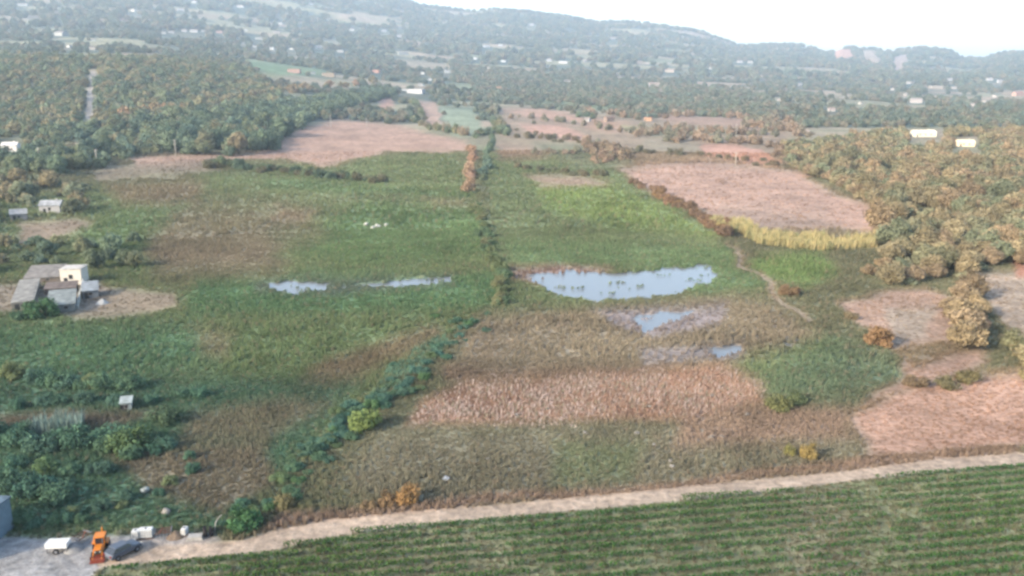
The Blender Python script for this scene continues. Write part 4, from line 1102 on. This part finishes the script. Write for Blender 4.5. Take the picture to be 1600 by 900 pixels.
def trailer():
    g = at(92, 861); o = thing('box_trailer', 'white low box trailer standing in the concrete yard', 'trailer', g, math.radians(4))
    MB().box(-1.2, 1.2, -.65, .65, .62, .72).build('floor', STEEL, o)
    for a in ((-1.2, 1.2, -.68, -.63), (-1.2, 1.2, .63, .68), (-1.25, -1.2, -.68, .68), (1.2, 1.25, -.68, .68)):
        MB().box(*a, .722, 1.25).build('side_panel', WHITE, o)
    MB().box(-1.28, 1.28, -.71, .71, 1.253, 1.31).build('cover', WHITE, o, bevel=.02)
    for s in (-1, 1): wheel(o, 0, s * .78, .33, .33, .2).rotation_euler = (0, 0, math.pi / 2)
    for x in (-1.1, 1.1): MB().box(x - .05, x + .05, -.6, -.5, 0, .62).build('support_leg', STEEL, o)
    MB().tube([(1.2, 0, .66), (2.1, 0, .55)], .05, 8).build('drawbar', STEEL, o)

def tank(px, py, w, h, label, rz):
    g = at(px, py); o = thing('liquid_tank', label, 'tank', g, rz)
    pl = MB()
    for y in (-.4, 0, .4): pl.box(-w / 2, w / 2, y - .06, y + .06, 0, .12)
    pl.box(-w / 2, w / 2, -.5, .5, .123, .16); pl.build('pallet', RUST, o)
    MB().box(-w / 2 + .04, w / 2 - .04, -.46, .46, .165, h).build('body', WHITE, o, bevel=.08)
    cg = MB(); n = max(3, int(w / .25))
    for k in range(n + 1):
        x = -w / 2 + w * k / n
        for s in (-1, 1): cg.box(x - .012, x + .012, s * .49 - .012, s * .49 + .012, .16, h)
    for z in np.linspace(.3, h - .02, 4):
        for s in (-1, 1): cg.box(-w / 2, w / 2, s * .505 - .01, s * .505 + .01, z - .012, z + .012)
    cg.build('cage', STEEL, o)
    MB().tube([(0, 0, h - .02), (0, 0, h + .06)], .14, 14).build('cap', principled('cap_dark', (60, 60, 64), .6), o)

def upright_tyre(px, py, label):
    g = at(px, py); o = thing('old_tyre', label, 'tyre', g, .5, 'old tyres')
    wheel(o, 0, 0, .62, .62, .35, RUST, 'tread')

def slabs():
    g = at(305, 842); o = thing('slab_stack', 'stack of pale concrete slabs lying at the yard edge', 'slabs', g, math.radians(10))
    for k in range(4):
        MB().box(-.95 + .04 * k, .95 - .03 * k, -.5, .5, .13 * k, .13 * k + .12).build('slab', CONC, o, bevel=.01)

def harrow(px, py, label, rz):
    g = at(px, py); o = thing('farm_implement', label, 'implement', g, rz)
    for y in (-.6, 0, .6): MB().box(-1.0, 1.0, y - .05, y + .05, .72, .84).build('beam', RUST, o)
    for x in (-.95, .95): MB().box(x - .05, x + .05, -.7, .7, .843, .93).build('frame_bar', STEEL, o)
    for y in (-.6, 0, .6):
        for x in (-.8, -.4, 0, .4, .8): MB().tube([(x, y, .75), (x + .04, y - .12, .4), (x, y + .06, -.04)], [.035, .035, .02], 6).build('tine', STEEL, o)
    MB().tube([(-.4, -.65, .85), (0, -.8, 1.6), (.4, -.65, .85)], .05, 7).build('hitch', REDB, o)

def heap(px, py, w, h, label, col, name='sand_heap', cat='heap'):
    g = at(px, py); n = 26; V = []; F = []
    for i in range(n + 1):
        for j in range(n + 1):
            x, y = (i / n * 2 - 1), (j / n * 2 - 1); r = math.hypot(x, y)
            z = h * max(0, 1 - r) ** .8 * (1 + .35 * float(fbm(np.array([x * 2.]), np.array([y * 2.]), int(px), 3)[0])) - .08
            V.append((x * w / 2, y * w / 2, z))
    for i in range(n):
        for j in range(n): F.append((i * (n + 1) + j, (i + 1) * (n + 1) + j, (i + 1) * (n + 1) + j + 1, i * (n + 1) + j + 1))
    me = mesh_np(name, V, F, principled('heap_%d' % col[0], col, .95, .1, .3, 4, bump=.5), True)
    tag(link(name, me, None, g), label, cat)

def pipe():
    g = at(337, 834); o = thing('bent_pipe', 'pale bent pipe rising beside the deep green bush', 'pipe', g, .2)
    MB().tube([(-.1, 0, -.2), (-.05, 0, .8), (.15, 0, 1.6), (.55, 0, 2.2), (.9, 0, 2.5)], [.07, .07, .065, .06, .06], 10).build('shaft', CONC, o, True)
    MB().tube([(-.1, 0, -.05), (-.1, 0, .1)], .16, 12).build('foot', CONC, o)

loader(); car(); trailer(); slabs(); pipe()
tank(213, 842, .9, 1.2, 'smaller of two white plastic tanks beside the parked car', .1)
tank(229, 840, 1.7, 1.25, 'larger of two white plastic tanks beside the parked car', .12)
tank(289, 836, .7, 1.0, 'single white plastic tank near the concrete slabs', -.1)
harrow(256, 838, 'rusty farm harrow between the white plastic tanks', .3)
harrow(128, 846, 'rusty farm harrow between the white trailer and the orange loader', 1.2)
upright_tyre(321, 837, 'old black tyre standing upright by the bent pipe'); upright_tyre(330, 837, 'old black tyre standing upright by the bent pipe')
heap(115, 858, 2.6, .9, 'grey sand heap beside the white trailer', (150, 150, 148))
heap(275, 838, 2.4, .8, 'brown earth heap behind the row of yard junk', (122, 108, 94), 'earth_heap')
heap(160, 474, 3.2, 1.3, 'whitish rubble heap beside the blue-grey lean-to', (176, 178, 176), 'rubble_heap')

# ------------------------------------------------------------------ vineyard rows
def ORD(n):
    w = 'first second third fourth fifth sixth seventh eighth ninth tenth eleventh twelfth thirteenth fourteenth fifteenth sixteenth seventeenth eighteenth nineteenth'.split()
    if n < 19: return w[n]
    t = ['twentieth', 'thirtieth', 'fortieth'][(n + 1) // 10 - 2]; b = ['twenty', 'thirty', 'forty'][(n + 1) // 10 - 2]
    return t if (n + 1) % 10 == 0 else b + '-' + w[(n + 1) % 10 - 1]
def vineyard():
    a, b = ground(785, 806), ground(1020, 788)
    u = Vector((b.x - a.x, b.y - a.y, 0)).normalized(); nrm = Vector((-u.y, u.x, 0))
    if nrm.y < 0: nrm = -nrm
    cols = [lin(c) for c in ((52, 84, 46), (62, 92, 48), (78, 96, 50), (60, 84, 50), (100, 106, 56))]
    mat = leaf_material('vine_leaf', False); wood = M_BARK
    nt = mat.node_tree
    at_ = nt.nodes.new('ShaderNodeAttribute'); at_.attribute_name = 'tint'
    for l in list(nt.links):
        if l.from_node.type == 'OBJECT_INFO': s = l.to_socket; nt.links.remove(l); nt.links.new(at_.outputs['Color'], s)
    r = np.random.default_rng(77); count = 0
    for k in range(7, -34, -1):
        off = a + nrm * (2.05 * k)
        t = np.arange(-170, 260, .5); X = off.x + u.x * t; Y = off.y + u.y * t; Z = np.zeros_like(X)
        px, py = project(X, Y, Z)
        ok = (sdist(px, py, VINE) > 2.0) & (sdist(px, py, ROAD) < -3) & (px > -60) & (px < 1680) & (py < 985) & (Y > 5)
        if ok.sum() < 8: continue
        t = t[ok]
        # vigour along the row: bare stretches show single vines
        g = fbm(off.x / 30 + t * u.x / 24, off.y / 30 + t * u.y / 24 + k * .13, 301, 3)
        gap = vnoise(t / 1.7 + 31 * k, np.full_like(t, k * 3.7), 303)
        weak = sstep(1180, 1260, px[ok]) * (1 - sstep(1400, 1500, px[ok]))
        dens = np.clip(.95 + .5 * g - .2 * weak, .25, 1.25) * np.where(gap < .2 + .2 * weak, .12, 1)
        n = (dens * 30).astype(int)
        T = np.repeat(t, n) + r.uniform(-.25, .25, n.sum()); m = len(T)
        hh = np.repeat(np.clip(.82 + .3 * g + .15 * (gap - .5), .45, 1.15), n)
        across = r.normal(0, .16, m); z = .25 + hh * r.beta(2, 1.5, m)
        base = np.stack([off.x + u.x * T + nrm.x * across, off.y + u.y * T + nrm.y * across], 1)
        P = np.concatenate([base, (height(base[:, 0], base[:, 1]) + z)[:, None]], 1)
        N = r.normal(size=(m, 3)); N[:, 2] += .5; N /= np.linalg.norm(N, axis=1, keepdims=True)
        Tn = np.cross(N, r.normal(size=(m, 3))); Tn /= np.linalg.norm(Tn, axis=1, keepdims=True); B = np.cross(N, Tn)
        s = r.uniform(.07, .15, (m, 1))
        V = np.stack([P - Tn * s, P + B * s * .8, P + Tn * s, P - B * s * .8], 1).reshape(-1, 3)
        o = thing('vine_row', '%s row of grapevines counted from the pale dirt road' % ORD(count), 'vine row', (float(off.x), float(off.y), 0), 0, 'vine rows of the vineyard')
        V = V - np.array([off.x, off.y, 0])
        me = mesh_np('foliage', V, np.arange(len(V)).reshape(-1, 4), mat)
        shade_attr(me, r.uniform(.7, 1.3, m))
        ci = np.clip(((np.repeat(g, n) + .6) * 2 + r.normal(0, .8, m)), 0, 4).astype(int)
        C = np.array(cols)[ci]
        ca = me.attributes.new('tint', 'FLOAT_COLOR', 'FACE'); ca.data.foreach_set('color', np.concatenate([C, np.ones((m, 1))], 1).astype(np.float32).ravel())
        link('foliage', me, o)
        mb = MB()
        for q in t[::3]:
            x, y = u.x * q, u.y * q; zz = float(height(off.x + x, off.y + y))
            mb.tube([(x, y, zz - .1), (x + .03, y, zz + .35), (x - .02, y, zz + .75)], [.045, .035, .025], 5)
        mb.build('stem', wood, o)['kind'] = 'stuff'
        count += 1
vineyard()

# ------------------------------------------------------------------ grass, weeds and reeds
def grasses():
    r = np.random.default_rng(99)
    PTS, SCL, CC = [], [], []
    RP = [p for p in R if p[0] == 'reeds'][0][4]
    for d0, d1, n, size in ((62, 170, 110000, (.22, .5)), (170, 320, 110000, (.32, .7)), (320, 640, 80000, (.55, 1.1))):
        d = 1 / np.sqrt(r.uniform(1 / d1 ** 2, 1 / d0 ** 2, n)) if False else np.sqrt(r.uniform(d0 ** 2, d1 ** 2, n))
        a = np.radians(r.uniform(-34, 34, n)); X, Y = d * np.sin(a), d * np.cos(a); Z = height(X, Y)
        C, cls = paint(X, Y, Z); pm = pond_mask(X, Y)
        name = np.array(CLS)[cls]
        ok = ~np.isin(name, ['road', 'yard']) & ((pm < .35) | ((r.random(n) < .5) & (fbm(X / 7, Y / 3, 421, 3) > .30) & (r.random(n) < .3)))
        ok &= ~(np.isin(name, ['bare', 'stubble', 'mud']) & (r.random(n) < .72))
        ok &= ~((name == 'vineyard') & (r.random(n) < .45))
        X, Y, Z, C, name = X[ok], Y[ok], Z[ok], C[ok], name[ok]; m = len(X)
        s = r.uniform(*size, m); hgt = s * r.uniform(.8, 1.5, m) * np.clip(1 + .8 * fbm(X / 14, Y / 14, 401, 3), .4, 1.8)
        hgt = np.where(np.isin(name, ['stubble', 'bare', 'vineyard']), hgt * .4, hgt)
        v = r.uniform(.72, 1.28, (m, 1)); straw = (r.random((m, 1)) < .13) * r.uniform(.15, .6, (m, 1))
        c = C * v * (1 - straw) + soft((176, 148, 116)) * straw
        PTS.append(np.stack([X, Y, Z], 1)); SCL.append(np.stack([s, s, hgt], 1)); CC.append(np.clip(c, .01, .8))
    P = np.concatenate(PTS); n = len(P); Rr = np.zeros((n, 3)); Rr[:, 2] = r.normal(0, .8, n)
    mass('grass', P, np.concatenate(SCL), Rr, np.concatenate(CC), TUFTS, 'rough green and straw-coloured grass covering the valley floor', 5)
    # pale dry reeds
    X, Y, Z, px, py = in_poly([(630, 640), (700, 590), (850, 582), (1140, 562), (1225, 590), (1215, 640), (1080, 668), (760, 674), (620, 672)], .46, .5, 41); m = len(X)
    e = sdist(px, py, RP); ok = sstep(-14, 16, e + 12 * fbm(X / 9, Y / 9, 413, 3)) * (.75 + .9 * fbm(X / 5, Y / 5, 411, 3)) > r.random(m)
    X, Y, Z, e = X[ok], Y[ok], Z[ok], e[ok]; m = len(X)
    s = r.uniform(.22, .5, m); Rr = np.zeros((m, 3)); Rr[:, 2] = r.normal(0, .7, m); Rr[:, 1] = r.normal(.12, .2, m)
    mass('dry_reeds', np.stack([X, Y, Z], 1), np.stack([s, s, r.uniform(.3, .9, m) * (.5 + .5 * sstep(-10, 14, e))], 1), Rr, 1.05 * pick_cols([(222, 192, 172), (202, 170, 150), (238, 210, 190), (170, 142, 120), (146, 128, 100), (126, 122, 88)], m, r), CANES, 'pale pinkish dry reeds in a broad band below the brown marsh', 6)
    # the golden cane bed and other cane patches
    def cane(poly, sp, h, cols, label, seed):
        X, Y, Z, px, py = in_poly(poly, sp, .5, seed); ok = (sdist(px, py, poly) / 5 + 1.6 * fbm(X / 6, Y / 6, 431, 3)) > .1; X, Y, Z = X[ok], Y[ok], Z[ok]; m = len(X)
        h = h * (1 + .45 * fbm(X / 4, Y / 4, 433, 3))
        Rr = np.zeros((m, 3)); Rr[:, 2] = r.normal(0, .6, m); s = r.uniform(1.2, 2.2, m)
        mass('cane_bed', np.stack([X, Y, Z - .1], 1), np.stack([s, s, h * r.uniform(.7, 1.15, m)], 1), Rr, pick_cols(cols, m, r), CANES, label, seed)
    cane([(1108, 356), (1150, 364), (1195, 386), (1290, 394), (1366, 390), (1366, 376), (1200, 370), (1150, 346), (1112, 342)], 1.0, 3.0, [(190, 168, 62), (172, 156, 60), (156, 146, 64), (196, 172, 78), (128, 128, 58)], 'tall golden cane bed along the foot of the pink stubble field', 43)
    cane([(40, 680), (60, 668), (125, 664), (130, 684), (60, 694)], .9, 3.4, [(96, 124, 112), (84, 116, 104), (110, 132, 116)], 'blue-green cane patch among the marsh bushes', 44)
    cane([(600, 580), (690, 520), (705, 535), (640, 600), (560, 640)], 1.1, 1.1, [(46, 82, 62), (54, 88, 62), (64, 92, 62)], 'green canes lining the diagonal ditch', 45)
grasses()

# ------------------------------------------------------------------ haze
def haze():
    m = bpy.data.materials.new('haze'); m.use_nodes = True
    nt = m.node_tree; nt.nodes.clear()
    v = nt.nodes.new('ShaderNodeVolumePrincipled'); o = nt.nodes.new('ShaderNodeOutputMaterial')
    v.inputs['Color'].default_value = (.66, .83, 1.0, 1)
    v.inputs['Density'].default_value = 1.05e-4
    v.inputs['Anisotropy'].default_value = .15
    nt.links.new(v.outputs[0], o.inputs['Volume'])
    x = 10900.0
    h = MB().box(-x, x, -x, x, -4, 800).build('haze', m)
    tag(h, 'pale bluish haze hanging over the whole valley', kind='stuff')
haze()
